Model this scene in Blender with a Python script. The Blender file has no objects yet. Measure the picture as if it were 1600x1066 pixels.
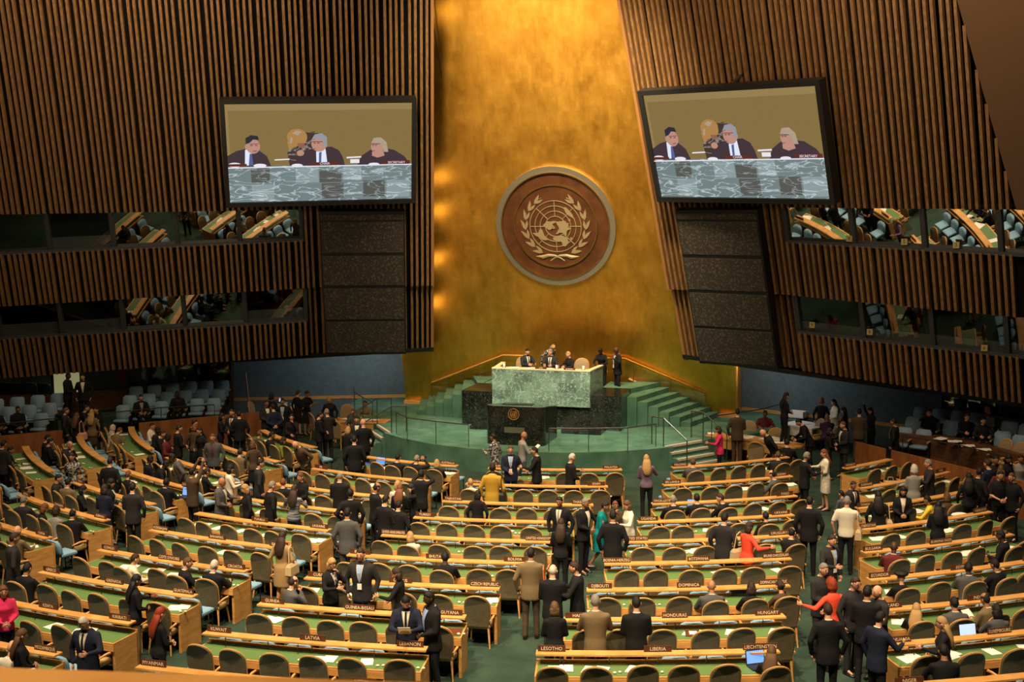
import bpy, bmesh, math, random
from math import sin, cos, pi, radians, atan2, asin, sqrt
from mathutils import Vector, Matrix
random.seed(7)
SC = bpy.context.scene
COL = SC.collection
F = -0.7232                      # hall floor level (the stage carpet is z = 0)

# ------------------------------------------------------------------ camera
YAW, PIT, ROL, FPX = 0.282023938, -0.113566896, -0.00584582267, 1900.0
CAM = Vector((10.4946505, -39.685945, 7.65473189))
_fw = Vector((-sin(YAW)*cos(PIT), cos(YAW)*cos(PIT), sin(PIT)))
_rt = Vector((cos(YAW), sin(YAW), 0)); _up = _rt.cross(_fw)
_R = _rt*cos(ROL)+_up*sin(ROL); _U = -_rt*sin(ROL)+_up*cos(ROL)
cd = bpy.data.cameras.new('camera'); cam = bpy.data.objects.new('camera', cd); COL.objects.link(cam)
cd.sensor_width = 36; cd.lens = FPX/1600*36; cd.clip_end = 300
cam.matrix_world = Matrix(((_R.x, _U.x, -_fw.x, CAM.x), (_R.y, _U.y, -_fw.y, CAM.y), (_R.z, _U.z, -_fw.z, CAM.z), (0, 0, 0, 1)))
cd.dof.use_dof = True; cd.dof.focus_distance = 26; cd.dof.aperture_fstop = 5.6
SC.camera = cam
def ray(px, py): return _fw + _R*((px-800)/FPX) - _U*((py-533)/FPX)
def onz(px, py, z):
    d = ray(px, py); return CAM + d*((z-CAM.z)/d.z)
def onpl(px, py, p, n):
    d = ray(px, py); return CAM + d*((Vector(p)-CAM).dot(Vector(n))/d.dot(Vector(n)))
def topx(v):
    d = Vector(v)-CAM; z = d.dot(_fw)
    return (800+FPX*d.dot(_R)/z, 533-FPX*d.dot(_U)/z, z)

# ------------------------------------------------------------------ look
SC.view_settings.view_transform = 'Standard'; SC.view_settings.look = 'None'
SC.view_settings.exposure = 0.0; SC.view_settings.gamma = 1; SC.view_settings.use_curve_mapping = False
w = bpy.data.worlds.new('dim_hall'); SC.world = w; w.use_nodes = True
w.node_tree.nodes['Background'].inputs[0].default_value = (1.0, .72, .42, 1)
w.node_tree.nodes['Background'].inputs[1].default_value = 0.06
def spot(name, loc, target, power, angle, blend=.6, size=.25, col=(1, .74, .45)):
    l = bpy.data.lights.new(name, 'SPOT'); l.energy = power; l.spot_size = radians(angle); l.spot_blend = blend
    l.shadow_soft_size = size; l.color = col
    o = bpy.data.objects.new(name, l); COL.objects.link(o); o.location = loc
    o.rotation_euler = (Vector(target)-Vector(loc)).to_track_quat('-Z', 'Y').to_euler(); return o
def area(name, loc, target, power, sx, sy, col=(1, .74, .45)):
    l = bpy.data.lights.new(name, 'AREA'); l.energy = power; l.shape = 'RECTANGLE'; l.size = sx; l.size_y = sy; l.color = col
    o = bpy.data.objects.new(name, l); COL.objects.link(o); o.location = loc
    o.rotation_euler = (Vector(target)-Vector(loc)).to_track_quat('-Z', 'Y').to_euler(); return o
# ceiling downlights over the delegates, strongest over the middle
for gx, gy, p in [(-4, -9, 1.0), (3, -9, 1.15), (9, -8, .6), (-8, -13, .55), (-1, -15, 1.5), (6, -15, 1.5), (12, -13, .75),
                  (-6, -20, .95), (1, -21, 1.6), (7, -22, 1.5), (12, -20, 1.0)]:
    spot('ceiling_downlight', (gx, gy-(3 if gy > -10 else 7), 16.5), (gx, gy, F), 8000*p, 62, .9, .35, (1, .77, .5))
# stage lights
spot('stage_light', (3.0, -14, 16), (0, .3, 1.6), 13000, 17, .8, .3, (1, .9, .74))
spot('stage_light', (-4, -8, 16), (-2.4, .2, 0), 6500, 24, 1, .3, (1, .9, .72))
spot('stage_light', (5, -8, 16), (3.2, .2, 0), 6500, 26, 1, .3, (1, .9, .72))
spot('wall_washer', (4, -6, 15.5), (3.6, 3, 4), 5000, 22, 1, .3, (1, .8, .45))  # these two spots are added for the reflected glow low on the gilded wall
spot('wall_washer', (0, -6, 15.5), (1.2, 3, 3.6), 3500, 24, 1, .3, (1, .8, .45))
spot('stage_light', (-3.2, -5, 16), (-3.0, -2.2, 0), 9000, 24, 1, .3, (1, .92, .78))
spot('stage_light', (3.4, -5, 16), (3.0, -2.2, 0), 9000, 24, 1, .3, (1, .92, .78))
# wall washers for the gilded wall
spot('wall_washer', (-1.5, -10, 15.8), (0, 1.2, 10), 7600, 66, 1, .6, (1, .78, .45))
spot('wall_washer', (3.5, -9, 15.8), (1, 2.5, 5.5), 10500, 62, 1, .6, (1, .78, .45))
# soft fill lights added to brighten the slatted walls
area('slat_fill_light', (-9, -11, 16.4), (-11, -2, 8), 850, 8, 1.5, (1, .74, .45))
area('slat_fill_light', (10, -11, 16.4), (11, -2, 8), 850, 8, 1.5, (1, .74, .45))
for z in (13.6, 8.1, 6.9, 5.2, 3.6):      # small lamps hidden behind the left edge board
    spot('edge_lamp', (-(3.62+.372*(4.6-.345*z)), -1.25+.928*(4.3-.345*z)+.35, z), (-3.4, 4.1-.26*z, z-.3), 14, 150, 1, .04, (1, .7, .3))

# ------------------------------------------------------------------ mesh builder
class MB:
    def __init__(s): s.v = []; s.f = []; s.m = []
    def add(s, vs, fs, mi=0):
        o = len(s.v); s.v += [tuple(v) for v in vs]; s.f += [[i+o for i in f] for f in fs]; s.m += [mi]*len(fs); return s
    def box(s, x0, x1, y0, y1, z0, z1, mi=0):
        return s.add([(x, y, z) for z in (z0, z1) for y in (y0, y1) for x in (x0, x1)],
                     [(0, 2, 3, 1), (4, 5, 7, 6), (0, 1, 5, 4), (1, 3, 7, 5), (3, 2, 6, 7), (2, 0, 4, 6)], mi)
    def hexa(s, p, mi=0):            # 4 bottom points, 4 top points (same order)
        return s.add(p, [(3, 2, 1, 0), (4, 5, 6, 7), (0, 1, 5, 4), (1, 2, 6, 5), (2, 3, 7, 6), (3, 0, 4, 7)], mi)
    def tube(s, pts, r, n=6, mi=0, cap=True):
        pts = [Vector(p) for p in pts]; k = len(pts); rr = r if isinstance(r, (list, tuple)) else [r]*k; vs = []; prev = None
        for i, p in enumerate(pts):
            d = (pts[min(i+1, k-1)]-pts[max(i-1, 0)]).normalized()
            a = prev if prev is not None else (Vector((0, 0, 1)) if abs(d.z) < .9 else Vector((1, 0, 0)))
            u = (a - d*a.dot(d)).normalized(); prev = u; w_ = d.cross(u)
            vs += [p+(u*cos(2*pi*j/n)+w_*sin(2*pi*j/n))*rr[i] for j in range(n)]
        fs = [(i*n+j, i*n+(j+1) % n, (i+1)*n+(j+1) % n, (i+1)*n+j) for i in range(k-1) for j in range(n)]
        if cap: fs += [tuple(range(n))[::-1], tuple((k-1)*n+j for j in range(n))]
        return s.add(vs, fs, mi)
    def loft(s, rings, mi=0, cap=True):
        n = len(rings[0]); k = len(rings); vs = [p for r in rings for p in r]
        fs = [(i*n+j, i*n+(j+1) % n, (i+1)*n+(j+1) % n, (i+1)*n+j) for i in range(k-1) for j in range(n)]
        if cap: fs += [tuple(range(n))[::-1], tuple((k-1)*n+j for j in range(n))]
        return s.add(vs, fs, mi)
    def ell(s, c, rx, ry, rz, nu=12, nv=8, mi=0, M=None):
        vs = []
        for i in range(nv+1):
            t = pi*i/nv
            for j in range(nu):
                a = 2*pi*j/nu; v = Vector((rx*sin(t)*cos(a), ry*sin(t)*sin(a), rz*cos(t)))
                if M: v = M @ v
                vs.append(v+Vector(c))
        fs = [(i*nu+j, (i+1)*nu+j, (i+1)*nu+(j+1) % nu, i*nu+(j+1) % nu) for i in range(nv) for j in range(nu)]
        return s.add(vs, fs, mi)
    def prism(s, poly, z0, z1, mi=0):   # outline in x, y
        n = len(poly); vs = [(x, y, z0) for x, y in poly]+[(x, y, z1) for x, y in poly]
        fs = [tuple(range(n))[::-1], tuple(range(n, 2*n))]+[(i, (i+1) % n, n+(i+1) % n, n+i) for i in range(n)]
        return s.add(vs, fs, mi)
    def arc(s, c, r0, r1, z0, z1, a0, a1, n=10, mi=0):   # curved box about c; angle from -y towards +x
        rings = []
        for i in range(n+1):
            a = a0+(a1-a0)*i/n; sa, ca = sin(a), cos(a)
            rings.append([(c[0]+r0*sa, c[1]-r0*ca, z0), (c[0]+r1*sa, c[1]-r1*ca, z0), (c[0]+r1*sa, c[1]-r1*ca, z1), (c[0]+r0*sa, c[1]-r0*ca, z1)])
        return s.loft(rings, mi)
    def mesh(s, name, mats, smooth=False):
        me = bpy.data.meshes.new(name); me.from_pydata(s.v, [], s.f); me.validate()
        for m in (mats if isinstance(mats, (list, tuple)) else [mats]): me.materials.append(m)
        if len(me.polygons) == len(s.m): me.polygons.foreach_set('material_index', s.m)
        bm = bmesh.new(); bm.from_mesh(me); bmesh.ops.recalc_face_normals(bm, faces=bm.faces); bm.to_mesh(me); bm.free()
        if smooth: me.polygons.foreach_set('use_smooth', [True]*len(me.polygons))
        me.update(); return me
def link(name, me, parent=None, loc=(0, 0, 0), rz=0):
    o = bpy.data.objects.new(name, me); COL.objects.link(o)
    if parent is not None: o.parent = parent
    o.location = loc; o.rotation_euler = (0, 0, rz); return o
def obj(name, mb, mats, parent=None, loc=(0, 0, 0), rz=0, smooth=False): return link(name, mb.mesh(name, mats, smooth), parent, loc, rz)
def tag(o, label, cat, group=None, kind=None):
    o['label'] = label; o['category'] = cat
    if group: o['group'] = group
    if kind: o['kind'] = kind
    return o
def thing(name, label, cat, loc=(0, 0, 0), rz=0, group=None):
    o = bpy.data.objects.new(name, None); o.empty_display_size = .1; COL.objects.link(o); o.location = loc; o.rotation_euler = (0, 0, rz)
    return tag(o, label, cat, group)
def struct(name, mb, mats, smooth=False):
    o = obj(name, mb, mats, smooth=smooth); o['kind'] = 'structure'; return o

# ------------------------------------------------------------------ materials
def mat(name, col, rough=.6, metal=0., spec=.5, em=None, ems=0.):
    m = bpy.data.materials.new(name); m.use_nodes = True; b = m.node_tree.nodes['Principled BSDF']
    b.inputs['Base Color'].default_value = (*col, 1); b.inputs['Roughness'].default_value = rough; b.inputs['Metallic'].default_value = metal
    b.inputs['Specular IOR Level'].default_value = spec
    if em: b.inputs['Emission Color'].default_value = (*em, 1); b.inputs['Emission Strength'].default_value = ems
    return m
def nd(m, t, **k):
    n = m.node_tree.nodes.new(t)
    for a, v in k.items(): setattr(n, a, v)
    return n
def varied(m, c0, c1, scale=(1, 1, 1), noise=5., detail=4., lo=.35, hi=.65, coord='Object', bump=0., dist=0., nscale=None):
    """mix two colours by noise on object coordinates, optional bump"""
    nt = m.node_tree; b = nt.nodes['Principled BSDF']; tc = nd(m, 'ShaderNodeTexCoord'); mp = nd(m, 'ShaderNodeMapping')
    mp.inputs['Scale'].default_value = scale; n = nd(m, 'ShaderNodeTexNoise'); n.inputs['Scale'].default_value = noise
    n.inputs['Detail'].default_value = detail; n.inputs['Distortion'].default_value = dist
    r = nd(m, 'ShaderNodeValToRGB'); r.color_ramp.elements[0].position = lo; r.color_ramp.elements[1].position = hi
    r.color_ramp.elements[0].color = (*c0, 1); r.color_ramp.elements[1].color = (*c1, 1)
    L = nt.links.new; L(tc.outputs[coord], mp.inputs[0]); L(mp.outputs[0], n.inputs['Vector']); L(n.outputs['Fac'], r.inputs[0]); L(r.outputs[0], b.inputs['Base Color'])
    if bump:
        bp = nd(m, 'ShaderNodeBump'); bp.inputs['Strength'].default_value = bump; bp.inputs['Distance'].default_value = .02
        L(n.outputs['Fac'], bp.inputs['Height']); L(bp.outputs[0], b.inputs['Normal'])
    return m
M = {}
M['carpet'] = varied(mat('green_carpet', (.02, .06, .035), .95, spec=.1), (.019, .037, .027), (.038, .065, .047), noise=1.2, detail=9, lo=.3, hi=.7)
M['stage_carpet'] = varied(mat('stage_carpet', (.03, .1, .06), .95, spec=.1), (.05, .12, .078), (.1, .2, .135), noise=1.6, detail=8, lo=.3, hi=.7)
M['slat'] = varied(mat('walnut_slat', (.2, .1, .04), .5), (.15, .075, .028), (.27, .14, .055), scale=(6, 6, .5), noise=3)
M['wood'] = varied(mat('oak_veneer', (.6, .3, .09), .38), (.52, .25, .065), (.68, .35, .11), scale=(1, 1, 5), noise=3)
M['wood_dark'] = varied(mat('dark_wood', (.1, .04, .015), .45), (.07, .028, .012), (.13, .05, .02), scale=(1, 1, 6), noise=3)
M['partition'] = varied(mat('red_oak_partition', (.25, .09, .03), .45), (.2, .07, .022), (.3, .11, .035), scale=(2, 2, .6), noise=3)
M['backing'] = mat('black_backing', (.006, .005, .004), .9, spec=.1)
M['black'] = mat('black_paint', (.008, .008, .009), .5)
M['blue_wall'] = varied(mat('blue_grey_wall', (.09, .12, .125), .9, spec=.2), (.08, .108, .112), (.1, .13, .135), noise=6)
M['green_top'] = mat('green_leather', (.1, .19, .06), .5)
M['olive'] = varied(mat('olive_upholstery', (.12, .095, .05), .8, spec=.25), (.11, .088, .048), (.14, .112, .062), noise=30)
M['tan_seat'] = mat('tan_upholstery', (.42, .28, .11), .7)
M['blue_seat'] = mat('pale_blue_upholstery', (.2, .36, .5), .7, spec=.3)
M['gallery_blue'] = mat('grey_blue_upholstery', (.17, .27, .36), .75, spec=.3)
M['sign'] = mat('brown_nameplate', (.075, .026, .01), .5)
M['sign_text'] = mat('cream_lettering', (.75, .68, .5), .6)
M['paper'] = mat('white_paper', (.82, .78, .7), .7)
M['steel'] = mat('dark_steel', (.12, .12, .12), .35, .8)
M['brass'] = mat('brass', (.6, .38, .12), .3, 1.)
M['cream'] = mat('cream_laminate', (.7, .58, .33), .5)
M['sill'] = mat('grey_sill', (.03, .034, .04), .6)
M['plaster'] = mat('brown_plaster', (.1, .05, .022), .8); M['edge'] = mat('orange_brown_board', (.3, .14, .05), .5)
M['speaker_cloth'] = varied(mat('speaker_cloth', (.03, .026, .022), .9), (.03, .025, .021), (.085, .07, .055), noise=14, detail=3, lo=.52, hi=.62)  # paler speckles paint light reflections into the cloth colour
def glass_mat(name, tint, refl, rough=0.):
    m = bpy.data.materials.new(name); m.use_nodes = True; nt = m.node_tree; nt.nodes.clear()
    o = nd(m, 'ShaderNodeOutputMaterial'); mx = nd(m, 'ShaderNodeMixShader'); t = nd(m, 'ShaderNodeBsdfTransparent'); g = nd(m, 'ShaderNodeBsdfGlossy')
    t.inputs[0].default_value = (*tint, 1); g.inputs['Roughness'].default_value = rough; g.inputs[0].default_value = (1, 1, 1, 1)
    mx.inputs[0].default_value = refl; nt.links.new(t.outputs[0], mx.inputs[1]); nt.links.new(g.outputs[0], mx.inputs[2]); nt.links.new(mx.outputs[0], o.inputs[0]); return m
M['booth_glass'] = glass_mat('booth_glass', (.55, .6, .58), .42)
M['glass'] = glass_mat('clear_glass', (.93, .95, .94), .05)
def marble(name, base, dark, vein, vlo, rough=.25, tile=None, vs=3.5):
    m = mat(name, base, rough); nt = m.node_tree; L = nt.links.new; b = nt.nodes['Principled BSDF']
    tc = nd(m, 'ShaderNodeTexCoord'); n = nd(m, 'ShaderNodeTexNoise'); n.inputs['Scale'].default_value = 1.6; n.inputs['Detail'].default_value = 5
    r = nd(m, 'ShaderNodeValToRGB'); r.color_ramp.elements[0].position = .35; r.color_ramp.elements[1].position = .65
    r.color_ramp.elements[0].color = (*dark, 1); r.color_ramp.elements[1].color = (*base, 1)
    L(tc.outputs['Object'], n.inputs['Vector']); L(n.outputs['Fac'], r.inputs[0]); col = r.outputs[0]
    if tile:
        br = nd(m, 'ShaderNodeTexBrick'); br.inputs['Scale'].default_value = 1; br.inputs['Brick Width'].default_value = tile[0]; br.inputs['Row Height'].default_value = tile[1]
        br.inputs['Mortar Size'].default_value = .002; br.inputs['Color1'].default_value = (.55, .55, .55, 1); br.inputs['Color2'].default_value = (1.25, 1.25, 1.25, 1); br.inputs['Mortar'].default_value = (.4, .4, .4, 1)
        mp = nd(m, 'ShaderNodeMapping'); mp.inputs['Rotation'].default_value = (pi/2, 0, 0); L(tc.outputs['Object'], mp.inputs[0]); L(mp.outputs[0], br.inputs['Vector'])
        mu = nd(m, 'ShaderNodeMixRGB', blend_type='MULTIPLY'); mu.inputs[0].default_value = 1; L(col, mu.inputs[1]); L(br.outputs['Color'], mu.inputs[2]); col = mu.outputs[0]
        ad = nd(m, 'ShaderNodeMixRGB', blend_type='ADD'); ad.inputs[0].default_value = .9; L(tc.outputs['Object'], ad.inputs[1]); L(br.outputs['Color'], ad.inputs[2]); vec = ad.outputs[0]
    else: vec = tc.outputs['Object']
    v = nd(m, 'ShaderNodeTexNoise'); v.inputs['Scale'].default_value = vs; v.inputs['Detail'].default_value = 6; v.inputs['Distortion'].default_value = 1.6
    L(vec, v.inputs['Vector'])
    s1 = nd(m, 'ShaderNodeMath', operation='SUBTRACT'); s1.inputs[1].default_value = .5; s2 = nd(m, 'ShaderNodeMath', operation='ABSOLUTE')
    r2 = nd(m, 'ShaderNodeValToRGB'); r2.color_ramp.elements[0].position = 0; r2.color_ramp.elements[1].position = vlo
    r2.color_ramp.elements[0].color = (1, 1, 1, 1); r2.color_ramp.elements[1].color = (0, 0, 0, 1)
    L(v.outputs['Fac'], s1.inputs[0]); L(s1.outputs[0], s2.inputs[0]); L(s2.outputs[0], r2.inputs[0])
    mx = nd(m, 'ShaderNodeMixRGB'); mx.inputs[2].default_value = (*vein, 1); L(r2.outputs[0], mx.inputs[0]); L(col, mx.inputs[1]); L(mx.outputs[0], b.inputs['Base Color']); return m
M['green_marble'] = marble('green_marble', (.17, .27, .2), (.1, .17, .13), (.42, .5, .42), .022, .3, (.62, .31), 3.2)
M['black_marble'] = marble('black_marble', (.016, .019, .015), (.006, .007, .006), (.14, .15, .11), .009, .14, None, 7)
# gilded wall: brushed metal leaf in small squares
m = mat('gold_leaf', (.8, .45, .08), .4, 1.); nt = m.node_tree; L = nt.links.new; b = nt.nodes['Principled BSDF']
tc = nd(m, 'ShaderNodeTexCoord'); mp = nd(m, 'ShaderNodeMapping'); mp.inputs['Scale'].default_value = (1, 1, .25)
n1 = nd(m, 'ShaderNodeTexNoise'); n1.inputs['Scale'].default_value = 4; n1.inputs['Detail'].default_value = 8; n1.inputs['Roughness'].default_value = .7
n2 = nd(m, 'ShaderNodeTexNoise'); n2.inputs['Scale'].default_value = 1.1; n2.inputs['Detail'].default_value = 6
br = nd(m, 'ShaderNodeTexBrick'); mp2 = nd(m, 'ShaderNodeMapping'); mp2.inputs['Rotation'].default_value = (pi/2, 0, 0)
br.inputs['Brick Width'].default_value = .16; br.inputs['Row Height'].default_value = .16; br.inputs['Mortar Size'].default_value = .003; br.offset = 0; br.inputs['Scale'].default_value = 1
br.inputs['Color1'].default_value = (.47, .47, .47, 1); br.inputs['Color2'].default_value = (.52, .52, .52, 1); br.inputs['Mortar'].default_value = (.45, .45, .45, 1)
L(tc.outputs['Object'], mp.inputs[0]); L(mp.outputs[0], n1.inputs['Vector']); L(tc.outputs['Object'], n2.inputs['Vector']); L(tc.outputs['Object'], mp2.inputs[0]); L(mp2.outputs[0], br.inputs['Vector'])
a1 = nd(m, 'ShaderNodeMath', operation='ADD'); a2 = nd(m, 'ShaderNodeMath', operation='MULTIPLY_ADD'); L(n1.outputs['Fac'], a1.inputs[0]); L(n2.outputs['Fac'], a1.inputs[1])
a2.inputs[1].default_value = .35; L(a1.outputs[0], a2.inputs[0]); sv = nd(m, 'ShaderNodeSeparateColor'); L(br.outputs['Color'], sv.inputs[0]); L(sv.outputs[0], a2.inputs[2])
r = nd(m, 'ShaderNodeValToRGB'); r.color_ramp.elements[0].position = .62; r.color_ramp.elements[1].position = 1.05; r.color_ramp.elements[0].color = (.62, .28, .02, 1); r.color_ramp.elements[1].color = (1.0, .56, .1, 1)
L(a2.outputs[0], r.inputs[0]); L(r.outputs[0], b.inputs['Base Color'])
rr = nd(m, 'ShaderNodeMapRange'); rr.inputs[1].default_value = .6; rr.inputs[2].default_value = 1.1; rr.inputs[3].default_value = .34; rr.inputs[4].default_value = .52
L(a2.outputs[0], rr.inputs[0]); L(rr.outputs[0], b.inputs['Roughness'])
bp = nd(m, 'ShaderNodeBump'); bp.inputs['Strength'].default_value = .25; bp.inputs['Distance'].default_value = .03; L(a2.outputs[0], bp.inputs['Height']); L(bp.outputs[0], b.inputs['Normal'])
M['gold'] = m
for s in (-1, 1):    # low fill lights added in mid-hall to brighten the lower slats
    area('slat_fill_light', (s*7, -13, 9), (s*11, 0, 4), 200, 6, 1, (1, .76, .48))
# ================================================================== SETTING
def WP(side, t, z, off=0., lean=.345, c=4.12):
    h = c-lean*z+off
    return (side*(t*.928+h*.372), -.372*t+.928*h, z)
def HP(side, t, h, z): return (side*(t*.928+h*.372), -.372*t+.928*h, z)
def drop(t, k): return -k*max(0, t-8)/10
ZB = {'uT': lambda t: 7.45+drop(t, .1), 'uB': lambda t: 6.37+drop(t, .38), 'lT': lambda t: 4.7+drop(t, .5), 'lB': lambda t: 3.47+drop(t, .45), 'bt': lambda t: 2.22+drop(t, .62)}
struct('floor', MB().box(-30, 30, -42, 12, F-.3, F), M['carpet'])
struct('ceiling', MB().box(-26, 26, -44, 8, 17.2, 17.5), M['plaster'])
# gilded wall, leaning over the stage and slightly hollow
mb = MB(); NX = 24
rings = []
for i in range(NX+1):
    x = -6.25+12.5*i/NX; y0 = 3.98-.011*x*x
    rings.append([(x, y0, 0), (x, y0+.5, 0), (x, y0+.5-.26*17, 17.2), (x, y0-.26*17.2, 17.2)])
mb.loft(rings); struct('wall_gilded', mb, M['gold'])
mb = MB()
for s in (-1, 1): mb.box(min(s*6.1, s*6.3), max(s*6.1, s*6.3), 3.5, 5.4, 0, 2.4)
struct('wall_return', mb, M['gold'])
mb = MB()
for s in (-1, 1): mb.box(min(s*5.2, s*6.32), max(s*5.2, s*6.32), 3.4, 3.56, 0, .13)
for s in (-1, 1): mb.hexa([HP(s, 3.9, 7.1, 0), HP(s, 11.2, 7.1, 0), HP(s, 11.2, 7.16, 0), HP(s, 3.9, 7.16, 0), HP(s, 3.9, 7.08, .12), HP(s, 11.2, 7.08, .12), HP(s, 11.2, 7.16, .12), HP(s, 3.9, 7.16, .12)])
struct('baseboard_stage', mb, M['wood'])
for s, nm in ((-1, 'left'), (1, 'right')):
    TE = 20.0 if s < 0 else 15.3
    def tout(z): return TE if s < 0 else 14.92-(z-7.37)*.217 if z > 7.37 else 15.3
    # backing panels
    mb = MB()
    def panel(t0, t1, za, zb, off=0., n=8):
        for i in range(n):
            ta, tb = t0+(t1-t0)*i/n, t0+(t1-t0)*(i+1)/n
            A = [(ta, za(ta)), (tb, za(tb)), (tb, zb(tb)), (ta, zb(ta))]
            mb.hexa([WP(s, A[0][0], A[0][1], off+.10), WP(s, A[1][0], A[1][1], off+.10), WP(s, A[1][0], A[1][1], off+.35), WP(s, A[0][0], A[0][1], off+.35),
                     WP(s, A[3][0], A[3][1], off+.10), WP(s, A[2][0], A[2][1], off+.10), WP(s, A[2][0], A[2][1], off+.35), WP(s, A[3][0], A[3][1], off+.35)])
    top = lambda t: 17.1
    panel(3.6, 8, lambda t: 7.45, top); panel(8, tout(17.1) if s > 0 else TE, ZB['uT'], top)
    panel(3.6, 8, lambda t: 4.72, lambda t: 7.45, n=1); panel(3.6, 8, lambda t: 2.25, lambda t: 4.72, .3, 1)
    panel(8, TE, ZB['lT'], ZB['uB']); panel(8, TE, ZB['bt'], ZB['lB'])
    struct('wall_'+nm, mb, M['backing'])
    # vertical slats of every band, one mesh
    mb = MB(); rnd = random.Random(3)
    def slat(t, za, zb, off=0., dt=0.):
        w_ = .052; a = t-w_; c_ = t+w_
        P = lambda tt, z, o: WP(s, tt+dt*(z-za), z, off+o)
        mb.add([P(a, za, .12), P(t-.042, za, -.06), P(t+.042, za, -.06), P(c_, za, .12), P(a, zb, .12), P(t-.042, zb, -.06), P(t+.042, zb, -.06), P(c_, zb, .12)],
               [(3, 2, 1, 0), (4, 5, 6, 7), (0, 1, 5, 4), (1, 2, 6, 5), (2, 3, 7, 6), (3, 0, 4, 7)])
    t = 3.72; k = 0
    while t < TE:
        slat(t, ZB['uT'](t), 17.0 if (s < 0 or t < 12.9) else min(17., 7.37+(14.92-t)/.217), 0)
        if t > 8.05: slat(t, ZB['lT'](t), ZB['uB'](t)+.02); slat(t, ZB['bt'](t), ZB['lB'](t)+.02)
        else: slat(t, 4.72, 7.45); slat(t, 2.25, 4.72, .3)
        t += .187+(.05 if k % 4 == 3 else 0)+rnd.uniform(-.006, .006); k += 1
        if s > 0 and t > 14.85: break
    struct('wall_slats_'+nm, mb, M['slat'])
    # edge board beside the gilded wall
    mb = MB()
    for za, zb, off in ((4.72, 17.1, 0), (2.2, 4.72, .3)):
        mb.hexa([WP(s, 3.5, za, off-.08), WP(s, 3.6, za, off-.08), WP(s, 3.6, za, off+.35), WP(s, 3.5, za, off+.35), WP(s, 3.5, zb, off-.08), WP(s, 3.6, zb, off-.08), WP(s, 3.6, zb, off+.35), WP(s, 3.5, zb, off+.35)])
    struct('trim_edge_'+nm, mb, M['edge'])
    # sills
    mb = MB()
    for zf in (ZB['uB'], ZB['lB']):
        for i in range(8):
            ta, tb = 8+(TE-8)*i/8, 8+(TE-8)*(i+1)/8
            mb.hexa([WP(s, ta, zf(ta)-.02, -.02), WP(s, tb, zf(tb)-.02, -.02), WP(s, tb, zf(tb)-.02, .4), WP(s, ta, zf(ta)-.02, .4), WP(s, ta, zf(ta)+.09, -.02+.03), WP(s, tb, zf(tb)+.09, .01), WP(s, tb, zf(tb)+.09, .4), WP(s, ta, zf(ta)+.09, .4)])
    struct('trim_sill_'+nm, mb, M['sill'])
    # soffit above the lower wall
    mb = MB(); mb.hexa([WP(s, 3.5, 2.25, .2), WP(s, TE, 1.6, .2), HP(s, TE, 9.5, 1.62), HP(s, 3.5, 9.5, 2.27), WP(s, 3.5, 2.4, .2), WP(s, TE, 1.75, .2), HP(s, TE, 9.5, 1.8), HP(s, 3.5, 9.5, 2.45)])
    struct('soffit_'+nm, mb, M['black'])
    mb = MB(); mb.hexa([HP(s, 3.6, 7.13, -.8), HP(s, 11.2, 7.13, -.8), HP(s, 11.2, 7.4, -.8), HP(s, 3.6, 7.4, -.8), HP(s, 3.6, 7.13, 2.5), HP(s, 11.2, 7.13, 2.5), HP(s, 11.2, 7.4, 2.5), HP(s, 3.6, 7.4, 2.5)])
    struct('wall_blue_'+nm, mb, M['blue_wall'])
mb = MB(); q = [(14.92, 7.37), (17.5, 7.37), (17.5, 17.1), (12.82, 17.1)]
mb.hexa([WP(1, q[0][0], q[0][1], -.05), WP(1, q[1][0], q[1][1], -.05), WP(1, q[1][0], q[1][1], .3), WP(1, q[0][0], q[0][1], .3), WP(1, q[3][0], q[3][1], -.05), WP(1, q[2][0], q[2][1], -.05), WP(1, q[2][0], q[2][1], .3), WP(1, q[3][0], q[3][1], .3)])
struct('wall_plain_right', mb, M['plaster'])
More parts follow.
